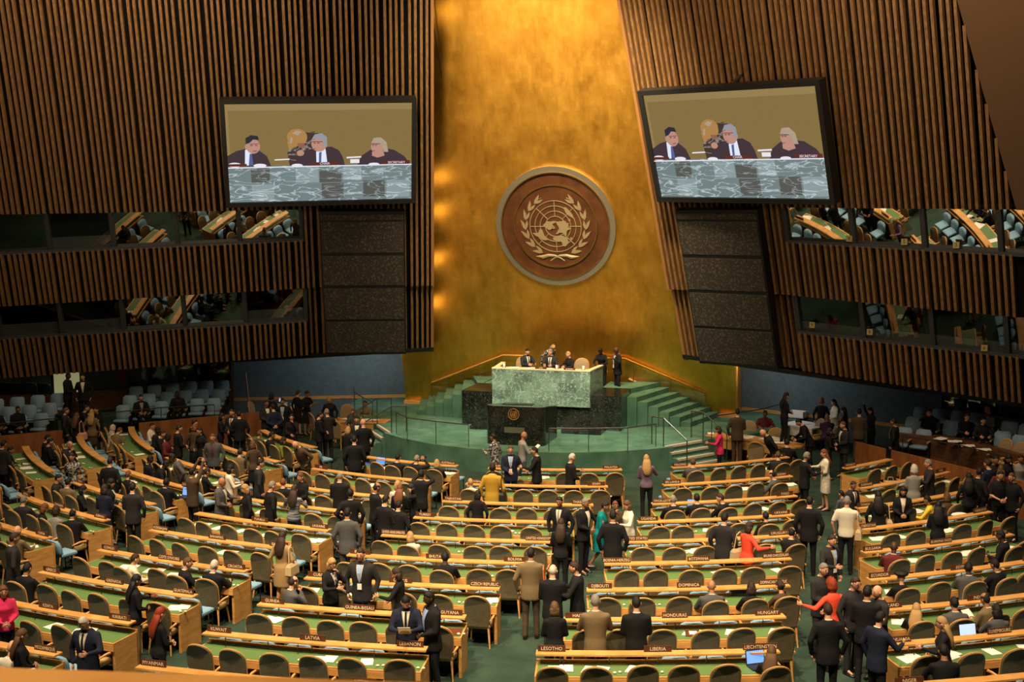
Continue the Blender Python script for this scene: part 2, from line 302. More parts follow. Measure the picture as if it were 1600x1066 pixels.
# interpreters' booths: dark rooms behind tilted panes
wi = 0
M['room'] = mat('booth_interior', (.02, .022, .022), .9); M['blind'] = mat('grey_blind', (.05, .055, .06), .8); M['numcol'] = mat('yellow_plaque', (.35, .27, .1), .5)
for s, nm, TE in ((-1, 'left', 20), (1, 'right', 15.3)):
    mb = MB()
    for za, zb in (('uB', 'uT'), ('lB', 'lT')):
        A, B = ZB[za], ZB[zb]
        o = [(8, A(8)-.1), (TE, A(TE)-.1), (TE, B(TE)+.15), (8, B(8)+.15)]
        # back, floor, roof of the booth (open to the hall)
        P = lambda t, z, d: (WP(s, t, z)[0]+s*.372*d, WP(s, t, z)[1]+.928*d, z)
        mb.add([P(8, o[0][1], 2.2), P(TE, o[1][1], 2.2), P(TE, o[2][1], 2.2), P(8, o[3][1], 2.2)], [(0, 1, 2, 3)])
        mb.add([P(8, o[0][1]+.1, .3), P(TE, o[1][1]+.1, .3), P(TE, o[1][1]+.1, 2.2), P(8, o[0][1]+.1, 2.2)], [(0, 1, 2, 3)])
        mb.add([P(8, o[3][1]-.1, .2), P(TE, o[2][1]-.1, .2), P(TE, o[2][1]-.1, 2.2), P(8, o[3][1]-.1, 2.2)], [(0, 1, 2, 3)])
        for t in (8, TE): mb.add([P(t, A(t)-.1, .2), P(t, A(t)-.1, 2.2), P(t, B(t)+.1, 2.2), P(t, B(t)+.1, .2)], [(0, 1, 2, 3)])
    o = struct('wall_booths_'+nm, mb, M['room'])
    for za, zb, dark in (('uB', 'uT', {(-1, 3)}), ('lB', 'lT', {(-1, 0), (-1, 3), (-1, 4), (1, 0), (1, 1), (1, 2), (1, 3)})):
        A, B = ZB[za], ZB[zb]; t = 8.05; k = 0
        while t < TE-.3:
            t1 = min(t+2.12, TE-.02); wi += 1
            g = MB(); off0, off1 = .16, .16
            vs = [WP(s, t+.05, A(t)+.09, off0), WP(s, t1-.05, A(t1)+.09, off0), WP(s, t1-.05, B(t1), off1), WP(s, t+.05, B(t), off1)]
            g.add(vs+[(v[0]+s*.004, v[1]+.01, v[2]) for v in vs], [(0, 1, 2, 3), (7, 6, 5, 4), (0, 1, 5, 4), (1, 2, 6, 5), (2, 3, 7, 6), (3, 0, 4, 7)])
            o = obj('window_%d' % wi, g, M['glass'] if (s, k) in dark else M['booth_glass']); o['kind'] = 'structure'
            fr = MB()
            for ta, tb in ((t-.07, t+.07),):
                fr.hexa([WP(s, ta, A(ta), .05), WP(s, tb, A(tb), .05), WP(s, tb, A(tb), .3), WP(s, ta, A(ta), .3), WP(s, ta, B(ta), .05), WP(s, tb, B(tb), .05), WP(s, tb, B(tb), .3), WP(s, ta, B(ta), .3)])
            obj('window_frame', fr, M['sill'], o)
            if (s, k) in dark:
                bl = MB(); zh = lambda tt: A(tt)+.09+(.42 if s < 0 else .3)
                bl.hexa([WP(s, t+.07, A(t)+.09, .2), WP(s, t1-.07, A(t1)+.09, .2), WP(s, t1-.07, A(t1)+.09, .24), WP(s, t+.07, A(t)+.09, .24), WP(s, t+.07, zh(t), .2), WP(s, t1-.07, zh(t1), .2), WP(s, t1-.07, zh(t1), .24), WP(s, t+.07, zh(t), .24)])
                obj('blind', bl, M['blind'], o)
            t += 2.12; k += 1
def text_mesh(txt, size, mats, depth=.003, sx=1.):
    cu = bpy.data.curves.new('t', 'FONT'); cu.body = txt; cu.size = size; cu.align_x = 'CENTER'; cu.align_y = 'CENTER'; cu.extrude = depth; cu.resolution_u = 2
    o = bpy.data.objects.new('t', cu); me = bpy.data.meshes.new_from_object(o); bpy.data.objects.remove(o); bpy.data.curves.remove(cu)
    if sx != 1: me.transform(Matrix.Diagonal((sx, 1, 1, 1)))
    me.materials.clear(); me.materials.append(mats); return me
# yellow booth numbers on the right-hand booths
for i, (px, py, n, pn) in enumerate([(1269, 508, '9', 'first lower'), (1359, 519, '8', 'second lower'), (1538, 544, '6', 'fourth lower'), (1327, 373, '4', 'second upper'), (1413, 378, '5', 'third upper'), (1494, 383, '3', 'fourth upper')]):
    p = onpl(px, py, WP(1, 8, 4, .02), (.372, .928, .345))
    o = thing('booth_number_plaque', 'small yellow plaque numbered %s below the %s booth pane, right wall' % (n, pn), 'sign', p, atan2(-.372, .928))
    o.rotation_euler = (0, 0, atan2(-.372, .928))
    obj('plaque', MB().box(-.09, .09, -.012, .012, -.09, .09), M['numcol'], o)
    tm = link('lettering', text_mesh(n, .15, M['black']), o); tm.rotation_euler = (pi/2, 0, 0); tm.location = (0, -.014, 0)
# outer shell so the room is closed
mb = MB(); mb.box(-26, -25.6, -44, 10, F, 17.4); mb.box(25.6, 26, -44, 10, F, 17.4); mb.box(-26, 26, 9.6, 10, F, 17.4)
struct('wall_outer', mb, M['backing'])

# ---------------------------------------------------- ground-floor side galleries
M['booth_int'] = mat('booth_green_wall', (.12, .15, .1), .9); M['lamp_panel'] = mat('lit_corridor_panel', (.5, .5, .3), .8, em=(.75, .72, .35), ems=.28)
M['office_light'] = mat('office_light', (.9, .9, .7), .8, em=(.8, .85, .55), ems=2.)
def GZ(t): return 0
def HC(t): return -.55*max(0, t-12.5)       # the gallery bends round the hall
def GP(s, t, h, z): return HP(s, t, h+HC(t), z)
def strip(mb, s, t0, t1, f0, f1, z0, z1, n=8):
    for i in range(n):
        a, b = t0+(t1-t0)*i/n, t0+(t1-t0)*(i+1)/n
        mb.hexa([HP(s, a, f0(a), z0), HP(s, b, f0(b), z0), HP(s, b, f1(b), z0), HP(s, a, f1(a), z0), HP(s, a, f0(a), z1), HP(s, b, f0(b), z1), HP(s, b, f1(b), z1), HP(s, a, f1(a), z1)])
HB = lambda t: 7.0+max(-2.6, HC(t))
HPT = lambda t: 2.6-.45*(t-9.9)
for s, nm, TE in ((-1, 'left', 22), (1, 'right', 18)):
    mb = MB(); strip(mb, s, 11.2, TE, HB, lambda t: HB(t)+.2, -.8, .82); struct('wall_gallery_'+nm, mb, M['wood_dark'])
    mb = MB(); strip(mb, s, 11.2, TE, lambda t: HB(t)+2.2, lambda t: HB(t)+2.3, -.8, 2.2); struct('wall_gallery_back_'+nm, mb, M['booth_int'])
    t = 11.25
    while t < TE-.5:
        if not (s < 0 and 15.2 < t < 17.2):
            wi += 1; g = MB(); t1 = min(t+2.0, TE); strip(g, s, t, t1, lambda q: HB(q)+.08, lambda q: HB(q)+.1, .84, 2.0, 1)
            o = obj('window_%d' % wi, g, M['glass'] if s < 0 and t < 15 else M['booth_glass']); o['kind'] = 'structure'
            obj('window_frame', MB().tube([HP(s, t, HB(t)+.06, .84), HP(s, t, HB(t)+.06, 2.0)], .035, 4), M['sill'], o)
        t += 2.03
    area('booth_ceiling_light', HP(s, 13, 8.3, 1.95), HP(s, 13, 8.3, 0), 30 if s < 0 else 9, 3, .5, (.85, 1, .6))
    mb = MB()
    for h0, h1, z in ((5.2, 7.0, .06), (4.3, 5.2, -.14), (3.1, 4.3, -.34)): strip(mb, s, 11.3, TE, lambda t: h0+HC(t), (lambda t: h1+HC(t)) if h1 < 6 else HB, F, z)
    struct('floor_tiers_'+nm, mb, M['carpet'])
    mb = MB()
    for t0, t1 in (((9.7, 13.6), (15.75, TE)) if s < 0 else ((10.2, 11.35), (11.55, TE))): strip(mb, s, t0, t1, HPT, lambda t: HPT(t)+.06, F, F+1.02)
    struct('partition_'+nm, mb, M['partition'])
    mb = MB(); mb.tube([GP(s, t, 3.2, .5) for t in (11.4, 13.2, 15)], .02)
    if s < 0: mb.tube([GP(s, t, 3.2, .5) for t in (16.3, 18, 20)], .02)
    for t in (11.4, 13.2, 15, 16.3, 18, 20)[:6 if s < 0 else 3]: mb.tube([GP(s, t, 3.2, -.34), GP(s, t, 3.2, .5)], .015)
    struct('trim_rail_'+nm, mb, M['steel'])
    area('blue_wall_fill_light', HP(s, 7.3, 4.9, 2.1), HP(s, 7.5, 7.1, .5), 95, 6, .2, (.95, .95, 1))  # area light added under the soffit to brighten the blue wall
# lit doorway panel and red notice beside the left gallery aisle
o = obj('corridor_panel', MB().add([HP(-1, 17.3, 4.55, .3), HP(-1, 16.5, 4.9, .3), HP(-1, 16.5, 4.9, 2.0), HP(-1, 17.3, 4.55, 2.0), HP(-1, 17.3, 4.65, .3), HP(-1, 16.5, 5.0, .3), HP(-1, 16.5, 5.0, 2.0), HP(-1, 17.3, 4.65, 2.0)], [(0, 1, 2, 3), (7, 6, 5, 4), (0, 3, 7, 4), (1, 2, 6, 5), (0, 1, 5, 4), (3, 2, 6, 7)]), M['lamp_panel'])
tag(o, 'pale lit doorway panel behind the left gallery seats', 'panel')
p = Vector(HP(-1, 15.1, 5.5, 1.35)); o = obj('notice_board', MB().box(-.16, .16, -.02, .02, -.3, .3), mat('red_notice', (.3, .04, .03), .6), None, p, .38)
tag(o, 'small red notice beside the booth glass in the left gallery', 'notice')
# gallery seats
def chair_parts_gallery():
    b = MB(); rings = []
    for i, z in enumerate((.38, .5, .7, .86, .92)):
        w_ = (.2, .235, .25, .235, .17)[i]; y = -.22-.05*i; rings.append([(-w_, y, z), (w_, y, z), (w_, y+.06, z), (-w_, y+.06, z)])
    b.loft(rings); st = MB(); st.prism([(-.23, -.2), (.23, -.2), (.25, .22), (-.25, .22)], .38, .47)
    ar = MB(); ar.box(-.3, -.25, -.2, .12, .58, .62); lg = MB(); lg.box(-.29, -.26, -.12, .05, 0, .58); lg.box(.26, .29, -.12, .05, 0, .5)
    return [('backrest', b, M['gallery_blue'], True), ('seat', st, M['gallery_blue'], True), ('armrest', ar, M['tan_seat'], False), ('leg', lg, M['black'], False)]
gproto = [(n, b.mesh(n, m_, sm)) for n, b, m_, sm in chair_parts_gallery()]
for n, me in gproto[:2]:
    pass
def put(parts, name, label, cat, loc, rz, group, scale=None):
    r = thing(name, label, cat, loc, rz, group)
    if scale: r.scale = scale
    for n, me in parts: link(n, me, r)
    return r
GSLOT = []
rown = ['rear', 'middle', 'front']
for s, nm, secs in ((-1, 'left', (('booth-side block', 11.45, 15.0), ('outer block', 16.9, 21.6))), (1, 'right', (('block', 11.0, 16.4),))):
    for ri, (h, z) in enumerate(((5.6, .06), (4.75, -.14), (3.85, -.34))):
        for sec, t0, t1 in secs:
            if s > 0 and ri == 2: t0, t1 = 11.0, 12.0
            t = t0+.05*ri; k = 0
            while t < t1:
                p = GP(s, t, h, z); X = topx((p[0], p[1], p[2]+.7))
                if -12 < X[0] < 1612:
                    k += 1
                    put(gproto, 'theatre_chair', 'grey-blue gallery seat, number %d of the %s row, %s %s' % (k, rown[ri], nm, sec), 'seat', p, pi-s*.381 if False else (pi+(.381 if s < 0 else -.381)), '%s gallery seats' % nm)
                    GSLOT.append(Vector(p))
                t += .6
# ================================================================== STAGE
# platform outline: curved front between the two flights of steps
front = [(x, -4.15+.066*x*x+.0006*x**4) for x in [-4.9+9.8*i/28 for i in range(29)]]
plat = [(-8.6, 4.4), (-8.2, 2.4), (-7.2, .7), (-5.75, -.85), (-5.63, -.99), (-4.66, -2.25)]+[(x, max(y, -4.15)) for x, y in front]+[(4.66, -2.25), (5.63, -.99), (5.75, -.85), (7.2, .7), (8.2, 2.4), (8.6, 4.4), (6.2, 5.3), (-6.2, 5.3)]
o = struct('floor_stage', MB().prism(plat, F, 0), M['stage_carpet'])
M['nosing'] = mat('pale_step_nosing', (.55, .45, .36), .8)
for s, nm in ((-1, 'left'), (1, 'right')):
    mb = MB(); nz = MB(); d = Vector((s*.79, -.61, 0))
    a0, b0 = Vector((s*4.66, -2.25, 0)), Vector((s*5.63, -.99, 0))
    for i in range(4):
        z = -.16*i; a, b = a0+d*.28*i, b0+d*.28*i
        if i: mb.add([(*(a-d*.3).xy, F), (*(b-d*.3).xy, F), (*b.xy, F), (*a.xy, F), (*(a-d*.3).xy, z), (*(b-d*.3).xy, z), (*b.xy, z), (*a.xy, z)], [(3, 2, 1, 0), (4, 5, 6, 7), (0, 1, 5, 4), (1, 2, 6, 5), (2, 3, 7, 6), (3, 0, 4, 7)])
        e = d*.012
        nz.add([(*(a-d*.07).xy, z-.06), (*(b-d*.07).xy, z-.06), (*(b+e).xy, z-.06), (*(a+e).xy, z-.06), (*(a-d*.07).xy, z+.012), (*(b-d*.07).xy, z+.012), (*(b+e).xy, z+.012), (*(a+e).xy, z+.012)], [(3, 2, 1, 0), (4, 5, 6, 7), (0, 1, 5, 4), (1, 2, 6, 5), (2, 3, 7, 6), (3, 0, 4, 7)])
    o = thing('stage_steps', 'carpeted steps with pale nosings up to the %s end of the stage' % nm, 'steps')
    obj('treads', mb, M['stage_carpet'], o); obj('nosing', nz, M['nosing'], o)
    # handrails of these steps
    for q, (p0, tag_) in enumerate(((a0+Vector((-s*.08, .02, 0)), 'front'), (b0+Vector((s*.02, .1, 0)), 'rear'))):
        r = thing('step_handrail', 'dark metal handrail on the %s side of the %s stage steps' % (tag_, nm), 'handrail', p0)
        hb = MB(); e = d*1.05+Vector((0, 0, -.5)); ib = Vector((-s*.42, .3, 0))
        hb.tube([ib+Vector((0, 0, .88)), Vector((0, 0, .9)), e+Vector((0, 0, .85))], .022); obj('rail', hb, M['steel'], r)
        for v, zz, zb in ((ib, .88, 0), (Vector((0, 0, 0)), .9, 0), (e, e.z+.85, F)): obj('post', MB().tube([(v.x, v.y, zb), (v.x, v.y, zz)], .018), M['steel'], r)
    # curved front rail
    pts = [(s*1.3, -3.94), (s*2.49, -3.66), (s*3.63, -3.24), (s*4.36, -2.35)]
    r = thing('stage_railing', 'thin metal and glass railing along the %s half of the stage front' % nm, 'railing')
    obj('rail', MB().tube([(x, y, .73) for x, y in pts], .02), M['steel'], r)
    for x, y in pts: obj('post', MB().tube([(x, y, 0), (x, y, .73)], .012), M['steel'], r)
    g = MB()
    for i in range(3):
        (xa, ya), (xb, yb) = pts[i], pts[i+1]; g.hexa([(xa, ya, .08), (xb, yb, .08), (xb, yb+.01, .08), (xa, ya+.01, .08), (xa, ya, .7), (xb, yb, .7), (xb, yb+.01, .7), (xa, ya+.01, .7)])
    obj('glass_panel', g, M['glass'], r)
    # side stairs up to the dais
    mb = MB(); 
    for i in range(7):
        x0, x1 = 4.95-.36*i, 4.95-.36*(i+1); z = 1.18*(i+1)/7; yf, yb = 1.25-.07*i, 3.62-.03*i; k_ = .75
        A = [(s*x0, yf), (s*(x0+k_), yb), (s*2.62, yb), (s*2.62, 1.76), (s*2.82, 1.76), (s*2.82, yf)] if x0 > 2.83 else [(s*2.82, 1.76), (s*(x0+k_), yb), (s*2.62, yb), (s*2.62, 1.76)]
        mb.prism(A, 0, z)
    o = thing('dais_stairs', 'green carpeted stairs along the gilded wall up to the %s of the dais' % nm, 'stairs'); obj('treads', mb, M['stage_carpet'], o)
    # skirting and brass rail along the gilded wall
    mb = MB(); mb.tube([(s*5.45, 3.5, .06), (s*5.1, 3.5, .1), (s*2.4, 3.46, 1.25)], .055, 4); obj('stair_skirting', mb, M['wood'])['kind'] = 'structure'; bpy.context.scene.collection.objects[-1].name = 'trim_stair_'+nm
    r = thing('wall_handrail', 'brass handrail with glass panel beside the %s dais stairs' % nm, 'handrail')
    obj('rail', MB().tube([(s*5.18, 3.4, .86), (s*2.3, 3.25, 2.02), (s*1.3, 3.25, 2.02)], .03), M['brass'] if s > 0 else M['wood'], r)
    for x, z0, z1 in ((5.18, 0, .86), (3.9, .55, 1.38), (2.6, 1.1, 1.9)): obj('post', MB().tube([(s*x, 3.4-.05*(5.18-x), z0), (s*x, 3.4-.05*(5.18-x), z1)], .018), M['brass'], r)
    g = MB().hexa([(s*5.16, 3.4, .1), (s*2.3, 3.26, 1.25), (s*2.3, 3.27, 1.25), (s*5.16, 3.41, .1), (s*5.16, 3.4, .82), (s*2.3, 3.26, 1.98), (s*2.3, 3.27, 1.98), (s*5.16, 3.41, .82)])
    obj('glass_panel', g, M['glass'], r)
    # dark curved rail at the outer end of the platform
    pts = [(s*5.9, -.7), (s*6.6, .1), (s*7.4, 1.2), (s*7.9, 2.3)]
    r = thing('platform_railing', 'thin dark railing at the outer %s end of the stage platform' % nm, 'railing')
    obj('rail', MB().tube([(x, y, .75) for x, y in pts], .02), M['steel'], r)
    for x, y in pts: obj('post', MB().tube([(x, y, 0), (x, y, .75)], .014), M['steel'], r)
# dais base in black marble
r = thing('dais', 'black marble dais base with blocks either side of the green rostrum', 'dais')
obj('side_block', MB().box(-2.81, -1.75, -.07, 1.75, 0, 1.18), M['black_marble'], r)
obj('side_block', MB().box(1.75, 2.81, -.07, 1.75, 0, 1.18), M['black_marble'], r)
obj('core', MB().box(-1.75, 1.75, .1, 3.3, 0, 1.16), M['black_marble'], r)
obj('core', MB().box(-2.6, -1.75, 1.75, 3.3, 0, 1.16), M['stage_carpet'], r); obj('core', MB().box(1.75, 2.6, 1.75, 3.3, 0, 1.16), M['stage_carpet'], r)
for x0, x1 in ((-2.25, -1.1), (.95, 2.3)): obj('low_step', MB().box(x0, x1, -.95, .1, 0, .12), M['black_marble'], r)
# rostrum
r = thing('rostrum_desk', 'long green marble rostrum desk where the panel sits', 'desk')
b = MB(); b.hexa([(-1.73, 0, .74), (1.73, 0, .74), (1.73, .12, .74), (-1.73, .12, .74), (-1.73, 0, 1.965), (1.73, 0, 1.965), (1.73, .12, 1.965), (-1.73, .12, 1.965)]); obj('front_panel', b, M['green_marble'], r)
for s in (-1, 1):
    b = MB(); b.hexa([(s*1.73, .121, .74), (s*1.84, 1.57, .74), (s*1.76, 1.57, .74), (s*1.65, .121, .74), (s*1.73, .121, 1.965), (s*1.84, 1.57, 1.965), (s*1.76, 1.57, 1.965), (s*1.65, .121, 1.965)]); obj('side_panel', b, M['green_marble'], r)
b = MB(); b.box(-1.74, 1.74, -.012, .36, 1.965, 2.0); obj('ledge', b, M['cream'], r)
for s in (-1, 1):
    b = MB(); b.hexa([(s*1.745, .36, 1.965), (s*1.86, 1.58, 1.965), (s*1.70, 1.58, 1.965), (s*1.58, .36, 1.965), (s*1.745, .36, 2.0), (s*1.86, 1.58, 2.0), (s*1.70, 1.58, 2.0), (s*1.58, .36, 2.0)]); obj('side_ledge', b, M['cream'], r)
obj('worktop', MB().box(-1.6, 1.6, .36, .8, 1.86, 1.9), M['green_top'], r)
# lectern with rounded front corners
r = thing('lectern', 'tall black marble speaker lectern in front of the green rostrum', 'lectern')
pl = []
for cx_, cy_, a0 in ((.72, -3.0, -90), (.72, -1.6, 0), (-.72, -1.6, 90), (-.72, -3.0, 180)):
    rr_ = .25 if cy_ < -2 else .02
    for k in range(7):
        a = radians(a0+15*k); pl.append((cx_+(.25-rr_)*(1 if cx_ > 0 else -1)+rr_*cos(a), cy_-(.25-rr_)*(1 if cy_ < -2 else 0)+rr_*sin(a)))
zt = lambda y: 1.24 if y < -2.6 else 1.24-.19*(y+2.6)
k = len(pl); b = MB(); b.add([(x, y, 0) for x, y in pl]+[(x, y, zt(y)) for x, y in pl], [tuple(range(k))[::-1], tuple(range(k, 2*k))]+[(i, (i+1) % k, k+(i+1) % k, k+i) for i in range(k)])
obj('body', b, M['black_marble'], r)
obj('reading_ledge', MB().box(-.5, .5, -2.95, -2.65, 1.24, 1.27), M['black_marble'], r)
obj('plate', MB().box(-.33, .33, -3.262, -3.25, .4, .58), mat('lectern_plate', (.12, .13, .09), .4), r)
M['emblem_gold'] = mat('gilt_emblem', (.75, .42, .14), .35, .6)
eb = MB(); EC = (-.02, -3.26, 1.0)
def ring(mb, c, r0, r1, y0, y1, n=40, mi=0, M_=None):
    vs = []; fs = []
    for i in range(n):
        a = 2*pi*i/n
        for rr_, yy in ((r0, y0), (r1, y0), (r1, y1), (r0, y1)): vs.append(Vector((c[0]+rr_*cos(a), c[1]+yy, c[2]+rr_*sin(a))))
    for i in range(n):
        j = (i+1) % n
        for k in range(4): fs.append((i*4+k, j*4+k, j*4+(k+1) % 4, i*4+(k+1) % 4))
    mb.add(vs, fs, mi)
LAND = [ # outlines traced in units of the globe radius (x right, y up)
 [(-.1,.2),(-.2,.18),(-.32,.2),(-.4,.12),(-.48,.06),(-.42,0),(-.36,-.06),(-.28,-.12),(-.2,-.14),(-.15,-.08),(-.08,-.1),(-.04,-.02),(-.1,.04),(-.12,.1),(0,.14),(.02,.2)],
 [(.02,.2),(.1,.16),(.14,.2),(.24,.19),(.32,.22),(.4,.2),(.44,.12),(.52,.12),(.5,.04),(.46,-.02),(.58,-.06),(.54,-.12),(.46,-.14),(.42,-.22),(.4,-.36),(.36,-.38),(.32,-.26),(.24,-.24),(.14,-.24),(.06,-.3),(0,-.28),(.06,-.2),(.1,-.14),(.14,-.08),(.12,0),(.06,.1)],
 [(-.12,-.44),(-.04,-.4),(.1,-.38),(.26,-.36),(.36,-.42),(.46,-.44),(.44,-.54),(.48,-.6),(.4,-.72),(.34,-.78),(.26,-.76),(.22,-.66),(.2,-.58),(.1,-.6),(0,-.56),(-.1,-.54)],
 [(-.6,-.1),(-.52,-.14),(-.48,-.26),(-.46,-.36),(-.36,-.48),(-.32,-.52),(-.42,-.54),(-.56,-.5),(-.7,-.4),(-.82,-.34),(-.9,-.26),(-.72,-.26),(-.66,-.22),(-.64,-.14)],
 [(.34,.72),(.42,.74),(.5,.68),(.56,.6),(.62,.54),(.7,.42),(.72,.3),(.64,.36),(.54,.42),(.46,.48),(.42,.56),(.38,.66)],
 [(-.14,-.06),(-.06,-.1),(-.02,-.06),(-.06,0)], [(.5,.26),(.56,.3),(.6,.22),(.54,.2)], [(.54,-.44),(.6,-.42),(.62,-.52),(.56,-.52)]]
def emblem(mb, c, R, y0, y1, lw=.02, land=True):
    """globe of R with meridians, land and olive wreath, built on the xz plane"""
    X = lambda x, z, y: (c[0]+x*R, c[1]+y, c[2]+z*R)
    for q in (1, .8, .6, .4): ring(mb, c, R*(q-lw), R*(q+lw*.2), y0, y1)
    for k in range(8):
        a = pi*k/4+.0; p = Vector((cos(a), sin(a))); n = Vector((-p.y, p.x))*lw*.6; A, B = p*.4, p*.99
        if k % 2: B = p*.99
        vs = [X(*(A-n), y0), X(*(B-n), y0), X(*(B+n), y0), X(*(A+n), y0), X(*(A-n), y1), X(*(B-n), y1), X(*(B+n), y1), X(*(A+n), y1)]
        mb.hexa(vs)
    if land:
        for poly in LAND:
            n = len(poly); vs = [X(x, z, y0*1.1) for x, z in poly]+[X(x, z, y1) for x, z in poly]
            mb.add(vs, [tuple(range(n)), tuple(range(n, 2*n))[::-1]]+[(i, (i+1) % n, n+(i+1) % n, n+i) for i in range(n)])
    def leaf(bx, bz, tx, tz, wd):
        b_, t_ = Vector((bx, bz)), Vector((tx, tz)); d_ = t_-b_; n_ = Vector((-d_.y, d_.x))*wd
        pts = [b_, b_+d_*.3+n_*.8, b_+d_*.6+n_, t_, b_+d_*.6-n_*.55, b_+d_*.3-n_*.7]; k_ = len(pts)
        mb.add([X(p.x, p.y, y0) for p in pts]+[X(p.x, p.y, y1) for p in pts], [tuple(range(k_)), tuple(range(k_, 2*k_))[::-1]]+[(i, (i+1) % k_, k_+(i+1) % k_, k_+i) for i in range(k_)])
    for s in (-1, 1):
        for k in range(7):
            a = radians(-62+18.5*k); r0 = 1.17
            bx, bz = r0*cos(a), r0*sin(a)
            for rr_, da in ((1.36, 17), (1.12, 19)):
                a2 = a+radians(da); leaf(s*bx, bz, s*rr_*cos(a2), rr_*sin(a2), .16*s)
        leaf(s*1.24*cos(radians(18.5*7-62)), 1.24*sin(radians(18.5*7-62-4)), s*1.22*cos(radians(62)), 1.22*sin(radians(58)), .12*s)
        # crossing stems at the foot
        P = [(-s*.28, -1.36), (-s*.12, -1.24), (s*.1, -1.15), (s*.35, -1.14), (s*.55, -1.2), (s*.84, -1.18)]
        mb.tube([X(x, z, (y0+y1)/2) for x, z in P], [R*.022, R*.03, R*.045, R*.06, R*.075, R*.01], 5)
emblem(eb, EC, .10, -.012, .0, .03); ring(eb, EC, .165, .185, -.015, 0)
obj('emblem', eb, M['emblem_gold'], r)

# ================================================================== GREAT EMBLEM
# local frame: x right, y into the wall, z up; origin on the leaning wall
o = thing('wall_emblem', 'great round wooden emblem with silver rim, globe and olive wreath on gilded wall', 'emblem', (0, 2.16, 6.81))
o.rotation_euler = (-atan2(.26, 1)*-1, 0, 0)
M['em_wood'] = varied(mat('emblem_wood', (.08, .028, .01), .4), (.06, .02, .007), (.1, .036, .012), noise=2); M['em_silver'] = mat('emblem_silver', (.45, .41, .33), .38, .85)
M['em_line'] = mat('emblem_bronze', (.42, .33, .2), .45, .5)
o.rotation_euler = (atan2(.26, 1), 0, 0)
RG = .94
d = MB(); rg = [[(2.08*cos(2*pi*i/72), y, 2.08*sin(2*pi*i/72)) for i in range(72)] for y in (-.02, .3)]; d.loft(rg); obj('disc', d, M['em_wood'], o)
d = MB(); ring(d, (0, 0, 0), 1.96, 2.165, -.09, .36, 96); obj('outer_rim', d, M['em_silver'], o, smooth=False)
d = MB(); ring(d, (0, 0, 0), 1.93, 1.97, -.12, .0, 96); ring(d, (0, 0, 0), 1.47, 1.515, -.07, 0, 96); obj('gilt_ring', d, M['brass'], o)
d = MB(); emblem(d, (0, 0, -.0), RG, -.05, -.0, .02); obj('globe_and_wreath', d, M['em_line'], o)
# cable hanging in front of the gilded wall
b = MB(); p = onpl(694, 122, (0, 2.2, 6.8), (0, 1, .26)); b.tube([(p.x, p.y-.25, p.z), (p.x, p.y-2.8, 17.2)], .012, 4); tag(obj('hanging_cable', b, M['black']), 'thin dark cable hanging down before the gilded wall, upper left', 'cable')

# ================================================================== SCREENS AND LOUDSPEAKERS
def emat(name, c, e=.0, noise=None):
    m = bpy.data.materials.new(name); m.use_nodes = True; nt = m.node_tree; nt.nodes.clear(); o_ = nd(m, 'ShaderNodeOutputMaterial'); e_ = nd(m, 'ShaderNodeEmission')
    e_.inputs[0].default_value = (*c, 1); e_.inputs[1].default_value = 1; nt.links.new(e_.outputs[0], o_.inputs[0])
    if noise:
        tc_ = nd(m, 'ShaderNodeTexCoord'); mp_ = nd(m, 'ShaderNodeMapping'); mp_.inputs['Scale'].default_value = (.6, 1, 2.2); mp_.inputs['Rotation'].default_value = (0, .5, 0); n_ = nd(m, 'ShaderNodeTexNoise'); n_.inputs['Scale'].default_value = 2.2; n_.inputs['Detail'].default_value = 8; n_.inputs['Distortion'].default_value = .7
        a_ = nd(m, 'ShaderNodeMath', operation='SUBTRACT'); a_.inputs[1].default_value = .5; b_ = nd(m, 'ShaderNodeMath', operation='ABSOLUTE'); r_ = nd(m, 'ShaderNodeValToRGB')
        r_.color_ramp.elements[0].position = 0; r_.color_ramp.elements[1].position = .03; r_.color_ramp.elements[0].color = (*noise, 1); r_.color_ramp.elements[1].color = (*c, 1)
        L_ = nt.links.new; L_(tc_.outputs['Object'], mp_.inputs[0]); L_(mp_.outputs[0], n_.inputs[0]); L_(n_.outputs['Fac'], a_.inputs[0]); L_(a_.outputs[0], b_.inputs[0]); L_(b_.outputs[0], r_.inputs[0]); L_(r_.outputs[0], e_.inputs[0])
    return m
S_ = {'wall': emat('screen_wall', (.24, .16, .055)), 'stone': emat('screen_stone', (.17, .22, .22), noise=(.5, .58, .6)), 'stone2': emat('screen_dark_stone', (.1, .1, .09), noise=(.3, .34, .34)),
      'suit': emat('screen_suit', (.06, .038, .045)), 'skin': emat('screen_skin', (.5, .26, .2)), 'hair': emat('screen_dark_hair', (.03, .03, .04)), 'grey': emat('screen_grey_hair', (.3, .3, .33)),
      'blond': emat('screen_blond_hair', (.42, .22, .07)), 'shirt': emat('screen_shirt', (.75, .8, .95)), 'tie': emat('screen_tie', (.1, .12, .3)), 'white': emat('screen_white', (.8, .78, .85)),
      'sign': emat('screen_sign', (.12, .03, .02)), 'pattern': emat('screen_patterned_top', (.06, .04, .03), noise=(.35, .3, .28)), 'stone3': emat('screen_light_stone', (.26, .33, .33), noise=(.55, .62, .64)), 'shade': emat('screen_skin_shade', (.28, .12, .09)), 'glow': emat('screen_backdrop_glow', (.3, .21, .08)), 'pale': emat('screen_pale_hair', (.42, .33, .24))}
